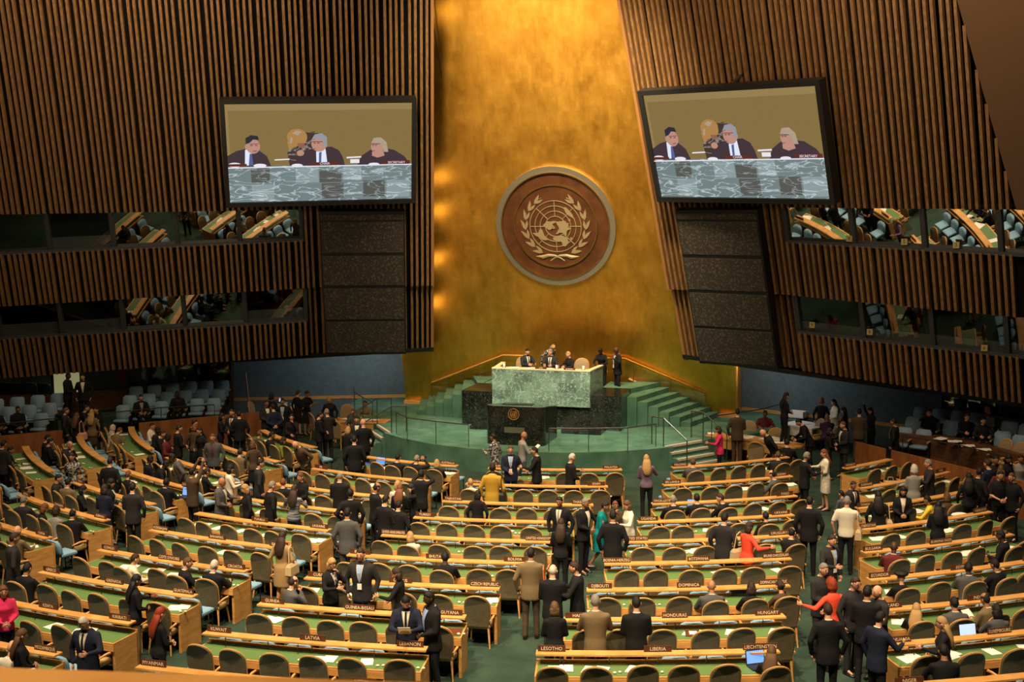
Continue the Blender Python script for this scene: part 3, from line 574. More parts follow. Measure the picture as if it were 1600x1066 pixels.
# shapes in screen coordinates u 0..1, v 0..1 (v up), traced from the picture on the screens
def el(cx_, cy_, rx, ry, a0=0, a1=360, n=18): return [(cx_+rx*cos(radians(a0+(a1-a0)*i/n)), cy_+ry*sin(radians(a0+(a1-a0)*i/n))) for i in range(n+(1 if a1-a0 < 360 else 0))]
SHAPES = [
 ('screen_backdrop', 'wall', [[(0, .35), (1, .35), (1, 1), (0, 1)]]), ('screen_desk', 'stone', [[(0, 0), (1, 0), (1, .37), (0, .37)]]),
 ('screen_desk_slab', 'stone2', [[(.49, .19), (.61, .19), (.61, .31), (.49, .31)], [(.5, .02), (.62, .02), (.62, .18), (.5, .18)], [(.73, .03), (.85, .03), (.85, .2), (.73, .2)], [(.12, .2), (.22, .2), (.22, .35), (.12, .35)]]),
 ('screen_light_slab', 'stone3', [[(.36, .19), (.485, .19), (.485, .355), (.36, .355)], [(.12, .01), (.24, .01), (.24, .18), (.12, .18)], [(.62, .21), (.72, .21), (.72, .355), (.62, .355)], [(.86, .02), (.99, .02), (.99, .2), (.86, .2)]]),
 ('screen_backdrop_glow', 'glow', [[(0, .93), (1, .93), (1, 1), (0, 1)], [(.0, .36), (.015, .36), (.015, 1), (0, 1)]]),
 ('screen_standing_woman', 'pattern', [[(.33, .37), (.32, .5), (.34, .58), (.37, .66), (.41, .71), (.46, .7), (.48, .62), (.44, .5), (.42, .42), (.4, .37)]]),
 ('screen_standing_woman_hair', 'blond', [el(.375, .66, .055, .085), [(.32, .62), (.33, .53), (.36, .56), (.42, .6), (.42, .68)]]),
 ('screen_suit_left', 'suit', [[(0, .37), (.0, .48), (.05, .53), (.1, .55), (.17, .53), (.21, .47), (.23, .37)]]), ('screen_shirt_left', 'shirt', [[(.09, .38), (.095, .54), (.115, .545), (.13, .5), (.12, .38)]]),
 ('screen_tie_left', 'tie', [[(.11, .38), (.118, .5), (.13, .5), (.135, .38)]]),
 ('screen_suit_centre', 'suit', [[(.34, .37), (.38, .46), (.42, .53), (.48, .55), (.56, .56), (.6, .52), (.62, .45), (.63, .37)]]), ('screen_shirt_centre', 'shirt', [[(.475, .38), (.475, .51), (.525, .56), (.535, .38)]]),
 ('screen_tie_centre', 'tie', [[(.488, .38), (.49, .5), (.505, .51), (.5, .38)]]),
 ('screen_suit_right', 'suit', [[(.7, .37), (.72, .46), (.77, .52), (.83, .54), (.9, .52), (.96, .45), (.99, .37)]]),
 ('screen_face', 'skin', [el(.138, .575, .038, .075), el(.492, .59, .042, .08), el(.81, .555, .036, .075), [(.78, .5), (.84, .52), (.85, .46), (.81, .44), (.78, .46)], el(.39, .5, .02, .03)]),
 ('screen_ear', 'skin', [el(.104, .57, .01, .025), el(.527, .585, .01, .025), el(.842, .56, .008, .022)]),
 ('screen_face_shadow', 'shade', [el(.155, .585, .007, .008), el(.13, .585, .007, .008), [(.135, .53), (.16, .535), (.158, .525), (.14, .52)], el(.468, .6, .007, .008), el(.488, .6, .007, .008), [(.455, .545), (.475, .54), (.475, .533), (.458, .537)], el(.787, .57, .006, .008), el(.803, .57, .006, .008), [(.782, .515), (.798, .515), (.797, .507), (.784, .508)], [(.375, .6), (.41, .6), (.42, .57), (.4, .55), (.38, .57)]]),
 ('screen_spectacles', 'hair', [[(.122, .595), (.17, .6), (.17, .604), (.122, .6)], [(.455, .612), (.52, .61), (.52, .616), (.455, .617)], [(.776, .58), (.83, .58), (.83, .586), (.776, .586)]]),
 ('screen_hair_highlight', 'pale', [[(.35, .7), (.37, .73), (.4, .72), (.38, .68)], [(.335, .6), (.34, .66), (.352, .66), (.345, .6)]]),
 ('screen_patterned_shoulder', 'pattern', [[(.43, .7), (.46, .72), (.49, .7), (.47, .64), (.43, .62)]]),
 ('screen_dark_hair', 'hair', [[(.1, .6), (.1, .66), (.13, .69), (.165, .68), (.172, .64), (.14, .645), (.12, .61)]]),
 ('screen_grey_hair', 'grey', [[(.45, .63), (.47, .69), (.51, .7), (.535, .66), (.535, .56), (.515, .58), (.51, .64), (.47, .645)]]),
 ('screen_pale_hair', 'pale', [[(.775, .59), (.79, .645), (.83, .65), (.86, .6), (.87, .5), (.845, .5), (.835, .58), (.79, .6)]]),
 ('screen_hands', 'white', [el(.035, .39, .035, .025), el(.17, .38, .035, .02), el(.37, .375, .03, .018), el(.79, .375, .03, .015), [(.25, .43), (.33, .435), (.33, .447), (.25, .442)], [(0, .355), (1, .362), (1, .372), (0, .365)], [(.64, .44), (.72, .445), (.72, .46), (.64, .455)], [(.66, .39), (.71, .39), (.71, .43), (.66, .43)]]),
 ('screen_name_sign', 'sign', [[(.44, .375), (.6, .375), (.6, .405), (.44, .405)], [(.84, .375), (.99, .375), (.99, .41), (.84, .41)], [(.0, .375), (.1, .375), (.1, .4), (.0, .4)]])]
def build_screen(s):
    nm = 'left' if s < 0 else 'right'
    corn = {'TO': (9.2, -4.75, 10.93), 'TI': (3.58, -1.94, 11.05), 'BI': (4.16, -.84, 7.65), 'BO': (9.66, -3.78, 7.54)}
    c = {k: Vector((s*v[0], v[1], v[2])) for k, v in corn.items()}
    if s < 0: TL, TR, BL, BR = c['TO'], c['TI'], c['BO'], c['BI']
    else: TL, TR, BL, BR = c['TI'], c['TO'], c['BI'], c['BO']
    ctr = (TL+TR+BL+BR)/4; ux = ((TR-TL)+(BR-BL)).normalized(); uz = ((TL-BL)+(TR-BR)); uz = (uz-ux*uz.dot(ux)).normalized(); uy = ux.cross(uz)*-1
    if uy.y < 0: uy = -uy            # uy points away from the hall
    W = ((TR-TL).length+(BR-BL).length)/2; Hh = ((TL-BL).length+(TR-BR).length)/2
    o = thing('projection_screen', 'large black framed video screen on the %s slatted wall showing three seated panellists' % nm, 'screen', ctr)
    o.matrix_world = Matrix(((ux.x, uy.x, uz.x, ctr.x), (ux.y, uy.y, uz.y, ctr.y), (ux.z, uy.z, uz.z, ctr.z), (0, 0, 0, 1)))
    X0, X1, Z0, Z1 = -W/2, W/2, -Hh/2, Hh/2; t = .15
    f = MB()
    f.box(X0, X1, -.03, .35, Z1-t, Z1); f.box(X0, X1, -.03, .35, Z0, Z0+t); f.box(X0, X0+t, -.03, .35, Z0+t, Z1-t); f.box(X1-t, X1, -.03, .35, Z0+t, Z1-t)
    obj('frame', f, M['black'], o); obj('back_panel', MB().box(X0+.1, X1-.1, .1, .34, Z0+.1, Z1-.1), M['black'], o)
    obj('hanger', MB().tube([(0, .3, Z1-.1), (0, 1.2, Z1+.1)], .06), M['steel'], o)
    for i, (n, mk, polys_) in enumerate(SHAPES):
      for polys in [[p_] for p_ in polys_]:
        mb = MB()
        for poly in polys:
            pts = [(X0+t+max(0, min(1, u))*(W-2*t), Z0+t+v*(Hh-2*t)) for u, v in poly]; k = len(pts); y = .07-.0025*i
            mb.add([(x, y, z) for x, z in pts]+[(x, y+.002, z) for x, z in pts], [tuple(range(k)), tuple(range(k, 2*k))[::-1]]+[(a, (a+1) % k, k+(a+1) % k, k+a) for a in range(k)])
        obj(n, mb, S_[mk], o)
    for u, txt in ((.52, 'CHAIR'), (.915, 'SECRETARY')):
        tm = link('screen_lettering', text_mesh(txt, .11, S_['white'], .001), o); tm.rotation_euler = (pi/2, 0, 0); tm.location = (X0+t+u*(W-2*t), .0, Z0+t+.39*(Hh-2*t))
for s in (-1, 1): build_screen(s)
for s in (-1, 1):
    nm = 'left' if s < 0 else 'right'
    c = [Vector((s*x, y, z)) for x, y, z in ((5.3, .96, 2.28), (7.85, -.10, 2.31), (7.26, -1.68, 7.32), (4.67, -.6, 7.31))]
    o = thing('loudspeaker_column', 'tall column of dark loudspeaker panels below the %s screen' % nm, 'loudspeaker')
    nrm = (c[1]-c[0]).cross(c[3]-c[0]).normalized()
    if nrm.y < 0: nrm = -nrm
    bk = MB(); e = .05; ex = (c[1]-c[0]).normalized(); ez = (c[3]-c[0]).normalized()
    q = [c[0]-ex*e-ez*e, c[1]+ex*e-ez*e, c[2]+ex*e+ez*e, c[3]-ex*e+ez*e]
    bk.add([*[v+nrm*.03 for v in q], *[v+nrm*.42 for v in q]], [(0, 1, 2, 3), (7, 6, 5, 4), (0, 1, 5, 4), (1, 2, 6, 5), (2, 3, 7, 6), (3, 0, 4, 7)]); obj('housing', bk, M['black'], o)
    for z0, z1 in ((.01, .235), (.255, .475), (.5, .705), (.73, .94), (.955, .99)):
        L4 = [c[0].lerp(c[3], z0), c[1].lerp(c[2], z0), c[1].lerp(c[2], z1), c[0].lerp(c[3], z1)]
        g = MB(); g.add([*L4, *[v+nrm*.06 for v in L4]], [(0, 1, 2, 3), (7, 6, 5, 4), (0, 1, 5, 4), (1, 2, 6, 5), (2, 3, 7, 6), (3, 0, 4, 7)]); obj('speaker_panel', g, M['speaker_cloth'], o)
# ================================================================== DELEGATES' SEATING
# every row is an arc about one centre; sections are lettered from the photograph's left
CEN = (0.0, 4.2)
RAD = [11.85, 13.85, 15.8, 17.45, 19.1, 20.72, 22.42, 24.12, 25.76, 27.45]
SEC = {
 'B': ('left of the centre aisle', {1: (-3.49, -.46), 2: (-4.33, -.6), 3: (-4.5, -.85), 4: (-4.7, -1.0), 5: (-4.9, -1.1), 6: (-5.12, -1.3), 7: (-5.3, -1.42), 8: (-5.5, -1.6), 9: (-5.8, -1.91), 10: (-6.0, -2.22)}),
 'C': ('right of the centre aisle', {1: (.48, 4.17), 2: (.47, 4.2), 3: (.5, 4.25), 4: (.36, 4.17), 5: (.21, 4.07), 6: (.09, 4.0), 7: (-.08, 3.89), 8: (-.22, 3.77), 9: (-.41, 3.64), 10: (-.64, 3.5)}),
 'D': ('on the right', {1: (5.5, 8.56), 2: (5.59, 8.8), 3: (5.64, 9.04), 4: (5.6, 9.07), 5: (5.6, 9.15), 6: (5.52, 9.21), 7: (5.54, 9.29), 8: (5.51, 9.32), 9: (5.45, 9.33), 10: (5.4, 9.3)}),
 'E': ('on the far right', {2: (10.2, 11.46), 3: (10.6, 12.94), 4: (10.55, 13.3), 5: (10.58, 13.62), 6: (10.68, 13.88), 7: (10.79, 14.3), 8: (10.95, 14.5), 9: (11.04, 14.8), 10: (11.15, 15.0)}),
 'A': ('on the left', {1: (-8.55, -5.57), 2: (-8.7, -5.7), 3: (-9.2, -6.1), 4: (-9.5, -6.3), 5: (-9.85, -6.4), 6: (-10.34, -6.6), 7: (-10.6, -6.96), 8: (-10.9, -7.2)}),
 'Z': ('on the far left', {3: (-13.15, -10.35), 4: (-13.8, -10.75), 5: (-14.45, -11.3), 6: (-15.2, -11.9)})}
ORD = ['', 'first', 'second', 'third', 'fourth', 'fifth', 'sixth', 'seventh', 'eighth', 'ninth', 'tenth']
SIGNS = {
 'B1': ['', 'AUSTRALIA'], 'B2': ['FIJI', ''], 'B3': ['', ''], 'B4': ['', 'SAMOA'], 'B5': ['', 'TUVALU', 'UKRAINE'], 'B6': ['AZERBAIJAN', 'BAHAMAS', 'BAHRAIN'], 'B7': ['CONGO', "COTE D'IVOIRE", 'CROATIA'], 'B8': ['GREECE', 'GRENADA', 'GUATEMALA'], 'B9': ['JORDAN', 'KENYA', 'KIRIBATI'], 'B10': ['', 'MOZAMBIQUE'],
 'C1': ['FINLAND', '', 'MALAYSIA'], 'C2': ['SLOVENIA', '', 'SPAIN'], 'C3': ['TAJIKISTAN', '', 'THAILAND'], 'C4': ['TURKEY', '', 'TUNISIA'], 'C5': ['UNITED ARAB EMIRATES', '', 'UNITED KINGDOM'], 'C6': ['BELIZE', 'BHUTAN', 'BOLIVIA'], 'C7': ['CUBA', 'CYPRUS', 'CZECH REPUBLIC'], 'C8': ['GUINEA', 'GUINEA-BISSAU', 'GUYANA'], 'C9': ['KUWAIT', 'LATVIA', 'LEBANON'], 'C10': ['MYANMAR', 'NEPAL'],
 'D1': ['MALDIVES', '', 'MALTA'], 'D2': ['SRI LANKA', '', 'SUDAN'], 'D3': ['TIMOR-LESTE', '', 'TOGO'], 'D4': ['UGANDA', '', 'UKRAINE'], 'D5': ['UNITED STATES', '', 'URUGUAY'], 'D6': ['BOSNIA-HERZEG', 'BOTSWANA', 'BRUNEI DARUSSALAM'], 'D7': ['DJIBOUTI', 'DOMINICA', 'DOMINICAN REPUBLIC'], 'D8': ['HAITI', 'HONDURAS', 'HUNGARY'], 'D9': ['LESOTHO', 'LIBERIA', 'LIECHTENSTEIN'], 'D10': ['', '', ''],
 'E2': ['MONACO'], 'E3': ['SURINAME', 'SYRIA'], 'E4': ['TONGA', ''], 'E5': ['UZBEKISTAN', '', 'VANUATU'], 'E6': ['BULGARIA', 'BURKINA FASO', 'BURUNDI'], 'E7': ['ECUADOR', 'EGYPT', 'EL SALVADOR'], 'E8': ['ICELAND', 'INDIA', 'INDONESIA'], 'E9': ['LITHUANIA', 'LUXEMBOURG', 'MADAGASCAR'], 'E10': ['NIGER', 'OMAN'],
 'A1': ['', ''], 'A4': ['', 'ROMANIA'], 'A5': ['TURKEY', ''], 'A6': ['ZAMBIA', 'ZIMBABWE', 'ALBANIA'], 'A7': ['', 'CHINA'], 'Z4': ['', ''], 'Z5': ['', '']}
def AP(r, a, z=F): return Vector((CEN[0]+r*sin(a), CEN[1]-r*cos(a), z))
# --- shared meshes
def oc_back():
    b = MB(); rings = []; rim = MB(); rp = []
    N = 14
    for side_y in (0, 1):
        ring_ = []
        for i in range(N+1):
            t = pi*i/N; x = .25*cos(t); z = .80+.24*sin(t)**.85 if 0 < i < N else .80
            ring_.append((x, z))
        ring_ = [(.215, .42), (.245, .6)]+ring_+[(-.245, .6), (-.215, .42)]
        rings.append(ring_)
    k = len(rings[0])
    def Y(x, z, o): return -.2-.16*(z-.42)+.10*(x/.25)**2*.6+o
    vs = [(x, Y(x, z, 0), z) for x, z in rings[0]]+[(x*.97, Y(x, z, -.055), z-.004) for x, z in rings[0]]
    b.add(vs, [tuple(range(k)), tuple(range(k, 2*k))[::-1]]+[(i, (i+1) % k, k+(i+1) % k, k+i) for i in range(k)])
    rim.tube([(x*1.01, Y(x, z, -.02), z+.004) for x, z in rings[0]], .013, 5)
    return b, rim
_b, _rim = oc_back()
seat = MB().loft([[(x*k, y*k+.02, z) for x, y in ((-.23, -.22), (.23, -.22), (.25, 0), (.24, .22), (-.24, .22), (-.25, 0))] for k, z in ((.93, .36), (1, .4), (1, .44), (.93, .47))])
OC = [('backrest', _b.mesh('backrest', M['olive'])), ('rim', _rim.mesh('rim', M['wood'])), ('seat', seat.mesh('seat', M['tan_seat'], True))]
arms = []
for s in (-1, 1):
    m_ = MB().tube([(s*.25, -.24, .54), (s*.27, -.05, .575), (s*.265, .2, .555)], [.018, .024, .026], 6).tube([(s*.262, .15, .555), (s*.25, .14, .4)], .018, 6)
    OC.append(('armrest', m_.mesh('armrest', M['wood'])))
for s in (-1, 1):
    for y in (-1, 1): OC.append(('leg', MB().tube([(s*.2, y*.17, .4), (s*.235, y*.22, 0)], [.025, .014], 6).mesh('leg', M['wood'])))
bb = MB(); rings = []
for i, z in enumerate((.42, .5, .66, .75, .79)):
    w_ = (.2, .225, .235, .21, .14)[i]; y = -.2-.035*i; rings.append([(-w_, y-.0, z), (0, y-.02, z), (w_, y, z), (w_*.96, y+.07, z), (0, y+.05, z), (-w_*.96, y+.07, z)])
bb.loft(rings)
BC = [('backrest', bb.mesh('backrest', M['blue_seat'], True)), ('seat', MB().loft([[(x*k, y*k, z) for x, y in ((-.22, -.2), (.22, -.2), (.23, .2), (-.23, .2))] for k, z in ((.92, .38), (1, .41), (1, .45), (.9, .475))]).mesh('seat', M['blue_seat'])),
      ('frame', MB().tube([(-.2, -.2, 0), (-.2, -.2, .6)], .014, 5).tube([(.2, -.2, 0), (.2, -.2, .6)], .014, 5).tube([(-.2, .17, 0), (-.2, .17, .4)], .014, 5).tube([(.2, .17, 0), (.2, .17, .4)], .014, 5).mesh('frame', M['black']))]
mic = MB().tube([(0, 0, 0), (0, .0, .1), (0, .03, .17)], .006, 5).tube([(0, .03, .165), (0, .04, .2)], .011, 6).mesh('microphone', M['black'])
paper = [MB().box(-.105, .105, -.148, .148, 0, .004).mesh('paper', M['paper']), MB().box(-.17, .12, -.15, .15, 0, .008).box(.02, .24, -.1, .19, .008, .013).mesh('papers', M['paper'])]
ear = MB().ell((0, 0, .02), .035, .025, .02, 8, 5).ell((.09, .02, .02), .03, .025, .018, 8, 5).mesh('earpiece', mat('ivory_plastic', (.7, .66, .5), .5), True)
SLOTS = []      # (position, rz, key, chair kind)
OLIVE = {}; BLUE = {}
rr = random.Random(11)
def rz_of(a): return a     # facing the stage: local +y -> towards the centre
for sec in 'ZABCDE':
    side, rows = SEC[sec]
    for k, (xl, xr) in rows.items():
        R = RAD[k-1]; a0, a1 = asin(xl/R), asin(xr/R); am = (a0+a1)/2
        pa, pb = topx(AP(R, a0, F+.9)), topx(AP(R, a1, F+.9))
        if min(pa[1], pb[1]) > 1085 or max(pa[0], pb[0]) < -20 or min(pa[0], pb[0]) > 1620: continue
        sg = [t for t in SIGNS.get('%s%d' % (sec, k), []) if t]
        rowname = '%s row from the stage, %s' % (ORD[k], side); rsh = '%s row, %s' % (ORD[k], side)
        d = thing('delegate_desk', 'curved green-topped oak desk, %s' % rowname, 'desk', (0, 0, F), 0, 'delegate desks')
        n = 8; A0, A1 = a0, a1
        obj('worktop', MB().arc(CEN, R-.25, R+.43, .71, .745, A0, A1, n), M['wood'], d)
        obj('writing_surface', MB().arc(CEN, R-.21, R+.39, .745, .752, A0+.03/R, A1-.03/R, n), M['green_top'], d)
        obj('fascia', MB().arc(CEN, R+.405, R+.435, .6, .71, A0, A1, n), M['wood'], d)
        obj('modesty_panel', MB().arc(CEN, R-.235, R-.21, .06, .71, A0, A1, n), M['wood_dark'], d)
        obj('back_rim', MB().arc(CEN, R-.25, R-.21, .745, .785, A0, A1, n), M['wood'], d)
        obj('shelf', MB().arc(CEN, R-.21, R+.0, .925, .955, A0, A1, n), M['wood'], d)
        for e in (A0, A1): 
            q = 1 if e == A0 else -1
            obj('end_panel', MB().arc(CEN, R-.25, R+.4, 0, .71, min(e, e+q*.05/R), max(e, e+q*.05/R), 1), M['wood'], d)
        ns = 5
        for i in range(ns):
            a = A0+(A1-A0)*(i+.5)/ns; p = AP(R-.1, a, 0); obj('shelf_support', MB().tube([(p.x, p.y, .745), (p.x, p.y, .925)], .01, 5), M['steel'], d)
        # chairs
        L = (A1-A0)*R; nch = max(2, min(6, int(round(L/.62)))); 
        for i in range(nch):
            a = A0+(A1-A0)*(i+.5)/nch+rr.uniform(-.06, .06)/R
            for kind, rad in (('o', R+.37+rr.uniform(-.02, .09)), ('b', R-.66)):
                p = AP(rad, a); X = topx((p.x, p.y, F+.8))
                if not (-15 < X[0] < 1615 and X[1] < 1100) or (sec == 'E' and i == 0 and kind == 'b'): continue
                SLOTS.append([p, a, (sec, k, i), kind, rad])
        # gadgets: microphones and papers
        for i in range(nch):
            a = A0+(A1-A0)*(i+.5)/nch
            if i % 2 == 0:
                p = AP(R+.0, a+.12/R, .752); mo = link('microphone', mic, d, p, a)
        for i in range(nch):
            a = A0+(A1-A0)*(i+.5)/nch; X = topx(AP(R+.1, a, 0))
            if not (-10 < X[0] < 1610 and X[1] < 1080): continue
            if rr.random() < .42:
                q = rr.choice([0, 1]); p = AP(R+rr.uniform(.08, .2), a+rr.uniform(-.1, .1)/R, F+.753)
                o = link('paper_sheet' if q == 0 else 'paper_stack', paper[q], None, p, a+rr.uniform(-.5, .5))
                tag(o, '%s at desk place %d, %s' % ('single white sheet' if q == 0 else 'overlapping white papers', i+1, rsh), 'paper', 'papers on the desks')
            if rr.random() < .4:
                p = AP(R+.3, a+.27/R, F+.753); o = link('earpiece', ear, None, p, a+rr.uniform(-.4, .4))
                tag(o, 'ivory earpiece beside place %d, %s' % (i+1, rsh), 'earpiece', 'earpieces on the desks')
        # nameplates
        texts = SIGNS.get('%s%d' % (sec, k), [])
        for i, tx in enumerate(texts):
            if not tx: continue
            f = (.26/L if i == 0 else 1-.3/L) if len(texts) > 1 and i in (0, len(texts)-1) else (.26/L if len(texts) == 1 else i/(len(texts)-1))
            a = A0+(A1-A0)*f; p = AP(R-.14, a, F+.955)
            wd = .23 if len(tx) < 12 else .29
            o = thing('nameplate', 'brown nameplate reading %s on the desk shelf' % tx, 'nameplate', p, a+pi*0, 'country nameplates')
            obj('plate', MB().box(-wd, wd, -.012, .012, 0, .105), M['sign'], o)
            me = text_mesh(tx, .085, M['sign_text'], .001, .95); wmax = max([v.co.x for v in me.vertices]+[.01]); 
            if wmax > wd-.02: me.transform(Matrix.Diagonal(((wd-.02)/wmax, 1, 1, 1)))
            t_ = link('lettering', me, o, (0, -.014, .052)); t_.rotation_euler = (pi/2, 0, 0)
# ================================================================== PEOPLE
PC = {'K': (.009, .009, .011), 'D': (.022, .021, .023), 'N': (.012, .016, .035), 'G': (.075, .075, .078), 'B': (.07, .045, .028), 'I': (.16, .115, .06), 'T': (.34, .22, .1), 'W': (.66, .6, .48),
      'R': (.75, .07, .035), 'M': (.6, .03, .11), 'Y': (.75, .55, .04), 'U': (.42, .25, .03), 'E': (.0, .17, .18), 'O': (.16, .19, .02), 'P': (.06, .025, .08), 'V': (.15, .1, .15), 'S': (.24, .23, .21), 'L': (.25, .35, .6), 'A': (.12, .02, .02)}
SK = {'l': (.62, .32, .2), 'm': (.34, .16, .085), 'd': (.07, .034, .02)}
HC_ = {'k': (.008, .007, .007), 'n': (.03, .016, .01), 'b': (.1, .05, .022), 'r': (.22, .03, .01), 'a': (.15, .05, .02), 'y': (.38, .23, .09), 'g': (.2, .18, .155), 'w': (.5, .45, .38), 'M': (.5, .4, .3)}
CM = {k: mat('cloth_'+{'K': 'black', 'D': 'charcoal', 'N': 'navy', 'G': 'grey', 'B': 'brown', 'I': 'khaki', 'T': 'tan', 'W': 'cream', 'R': 'coral', 'M': 'magenta', 'Y': 'yellow', 'U': 'mustard', 'E': 'teal', 'O': 'olive', 'P': 'purple', 'V': 'lavender', 'S': 'silver', 'L': 'light_blue', 'A': 'maroon'}[k], c, .85, spec=.2) for k, c in PC.items()}
SM = {k: mat('skin_'+k, c, .5, spec=.3) for k, c in SK.items()}
HM = {k: mat('hair_'+k, c, .55, spec=.3) for k, c in HC_.items()}
for k in HM: 
    nt = HM[k].node_tree; n_ = nt.nodes.new('ShaderNodeTexNoise'); n_.inputs['Scale'].default_value = 60; b_ = nt.nodes.new('ShaderNodeBump'); b_.inputs['Strength'].default_value = .5; b_.inputs['Distance'].default_value = .01
    nt.links.new(n_.outputs['Fac'], b_.inputs['Height']); nt.links.new(b_.outputs[0], nt.nodes['Principled BSDF'].inputs['Normal'])
CM['#'] = varied(mat('plaid_cloth', (.4, .4, .4), .85), (.03, .03, .035), (.38, .36, .32), scale=(1, 1, 1), noise=16, detail=1, lo=.47, hi=.53)
CM['%'] = varied(mat('striped_cloth', (.4, .4, .4), .85), (.012, .012, .02), (.25, .25, .26), scale=(.3, .3, 14), noise=3, detail=1, lo=.48, hi=.52)
CM['&'] = varied(mat('lace_cloth', (.6, .6, .5), .85), (.5, .44, .34), (.75, .7, .58), noise=30, detail=2)
EYE = mat('eye_dark', (.02, .012, .01), .3); LIP = mat('lip', (.35, .08, .06), .5); SHOE = mat('shoe_leather', (.01, .008, .007), .3)
WR = {'d': (.25, .05, .9), 'c': (.05, .23, 1.06), 'r': (.1, .31, 1.2), 'p': (.125, .1, 1.55), 'f': (.05, .17, 1.46), 'k': (.15, .4, 1.235), 'u': (.06, .31, 1.6), 'U': (.09, .27, 1.93), 'o': (.52, .2, 1.27),
      'x': (-.08, .2, 1.22), 'b': (.04, -.17, 1.02), 'h': (.2, .07, 1.0), 'g': (.2, .36, 1.22), 'l': (.12, .27, 1.13), 'e': (.3, .28, 1.38)}
RINGS = {'m': [(.86, .15, .105, 0), (.95, .165, .115, 0), (1.06, .15, .105, .005), (1.2, .165, .115, .01), (1.32, .185, .12, .005), (1.41, .185, .1, -.01), (1.46, .11, .075, -.015), (1.5, .058, .058, -.01)],
         'f': [(.86, .16, .11, 0), (.95, .168, .118, 0), (1.07, .122, .09, .005), (1.2, .14, .105, .012), (1.3, .155, .118, .02), (1.4, .155, .09, -.005), (1.46, .09, .065, -.015), (1.5, .05, .05, -.01)]}
def rotx(a): return Matrix.Rotation(a, 4, 'X')
def skeleton(stance, arms, sex, lean, hd, nod):
    S = {}; sit = stance in 'tu'
    dz = -.43 if sit else 0
    U = Matrix.Translation((0, 0, .93+dz)) @ rotx(-radians(lean)) @ Matrix.Translation((0, 0, -.93))
    sw = .185 if sex == 'm' else .162
    S['U'] = U; S['sw'] = sw
    for s, ar in ((-1, arms[0]), (1, arms[1])):
        sh = Vector((s*sw, -.01, 1.4)); w_ = Vector(WR[ar]); w_.x *= s
        d = w_-sh; l = d.length; a, b = .28, .26
        if l > a+b-.005: d = d*((a+b-.005)/l); l = d.length; w_ = sh+d
        dn = d/l; pole = Vector((s*.7, -.35, -.75)) if ar not in 'pUu' else Vector((s*.9, .1, -.6))
        pole = (pole-dn*pole.dot(dn)).normalized(); x = (a*a-b*b+l*l)/(2*l); h = sqrt(max(0, a*a-x*x))
        el_ = sh+dn*x+pole*h
        S['sh%d' % s] = U @ sh; S['el%d' % s] = U @ el_; S['wr%d' % s] = U @ w_
        hip = Vector((s*.09, 0, .92+dz))
        if sit: kn = Vector((s*.12, .43, .53)); an = Vector((s*.12, .44 if arms[0] != 'l' else .36, .08))
        elif stance == 'w': kn = Vector((s*.09, .1 if s > 0 else .03, .5)); an = Vector((s*.08, .2 if s > 0 else -.24, .08 if s > 0 else .13))
        else: kn = Vector((s*.1, .02, .5)); an = Vector((s*.11, -.01+.03*s, .08))
        S['hip%d' % s], S['kn%d' % s], S['an%d' % s] = hip, kn, an
    S['H'] = U @ Matrix.Translation((0, .015, 1.53)) @ Matrix.Rotation(-radians(hd), 4, 'Z') @ rotx(-radians(nod)) @ Matrix.Translation((0, .01, .10))
    return S
def capsule(mb, a, b, ra, rb, n=10):
    a, b = Vector(a), Vector(b); d = (b-a).normalized(); pts = []; rs = []
    for t in (-.95, -.7, -.35): pts.append(a+d*ra*t); rs.append(ra*sqrt(1-t*t))
    pts.append(a); rs.append(ra); pts.append(b); rs.append(rb)
    for t in (.35, .7, .95): pts.append(b+d*rb*t); rs.append(rb*sqrt(1-t*t))
    mb.tube(pts, rs, n)
def torso(mb, sex, U, g, z0=.86, sx=1.):
    R = [r for r in RINGS[sex] if r[0] >= z0-1e-6]
    mb.loft([[U @ Vector(((rx*sx+g)*cos(2*pi*i/16), yo+(ry+g)*sin(2*pi*i/16), z)) for i in range(16)] for z, rx, ry, yo in R])
JOBS = []
def job(name, mb, vox, mats, extra=None, it=3):
    me = bpy.data.meshes.new(name); me.from_pydata(mb.v, [], mb.f)
    o = bpy.data.objects.new('tmp_'+name, me); COL.objects.link(o)
    r = o.modifiers.new('r', 'REMESH'); r.mode = 'VOXEL'; r.voxel_size = vox; r.use_smooth_shade = True
    s = o.modifiers.new('s', 'SMOOTH'); s.factor = .5; s.iterations = it
    out = bpy.data.meshes.new(name); JOBS.append((o, out, mats, extra)); return out
def run_jobs():
    dg = bpy.context.evaluated_depsgraph_get(); bm = bmesh.new()
    for o, out, mats, extra in JOBS:
        bm.clear(); ev = o.evaluated_get(dg); me = ev.to_mesh(); bm.from_mesh(me); ev.to_mesh_clear()
        for f in bm.faces: f.smooth = True; f.material_index = 0
        if extra:
            t = bpy.data.meshes.new('t'); t.from_pydata(extra.v, [], extra.f); t.polygons.foreach_set('material_index', extra.m); t.polygons.foreach_set('use_smooth', [True]*len(t.polygons)); bm.from_mesh(t); bpy.data.meshes.remove(t)
        bm.to_mesh(out)
        for m_ in mats: out.materials.append(m_)
    bm.free()
    for o, out, mats, extra in JOBS: me = o.data; bpy.data.objects.remove(o); bpy.data.meshes.remove(me)
    JOBS.clear()
def headshape(v, k=1.):     # unit direction -> head surface point (centre of the head)
    x, y, z = v; X, Y, Z = x*.074, y*.094, z*.118
    if z < 0: X *= 1-.32*(-z)**1.3; Y = Y*(1-.18*(-z)) + .012*(-z)
    if y > .3 and abs(x) < .28 and -.45 < z < .1: Y += .0
    return Vector((X*k, Y*k, Z*k))
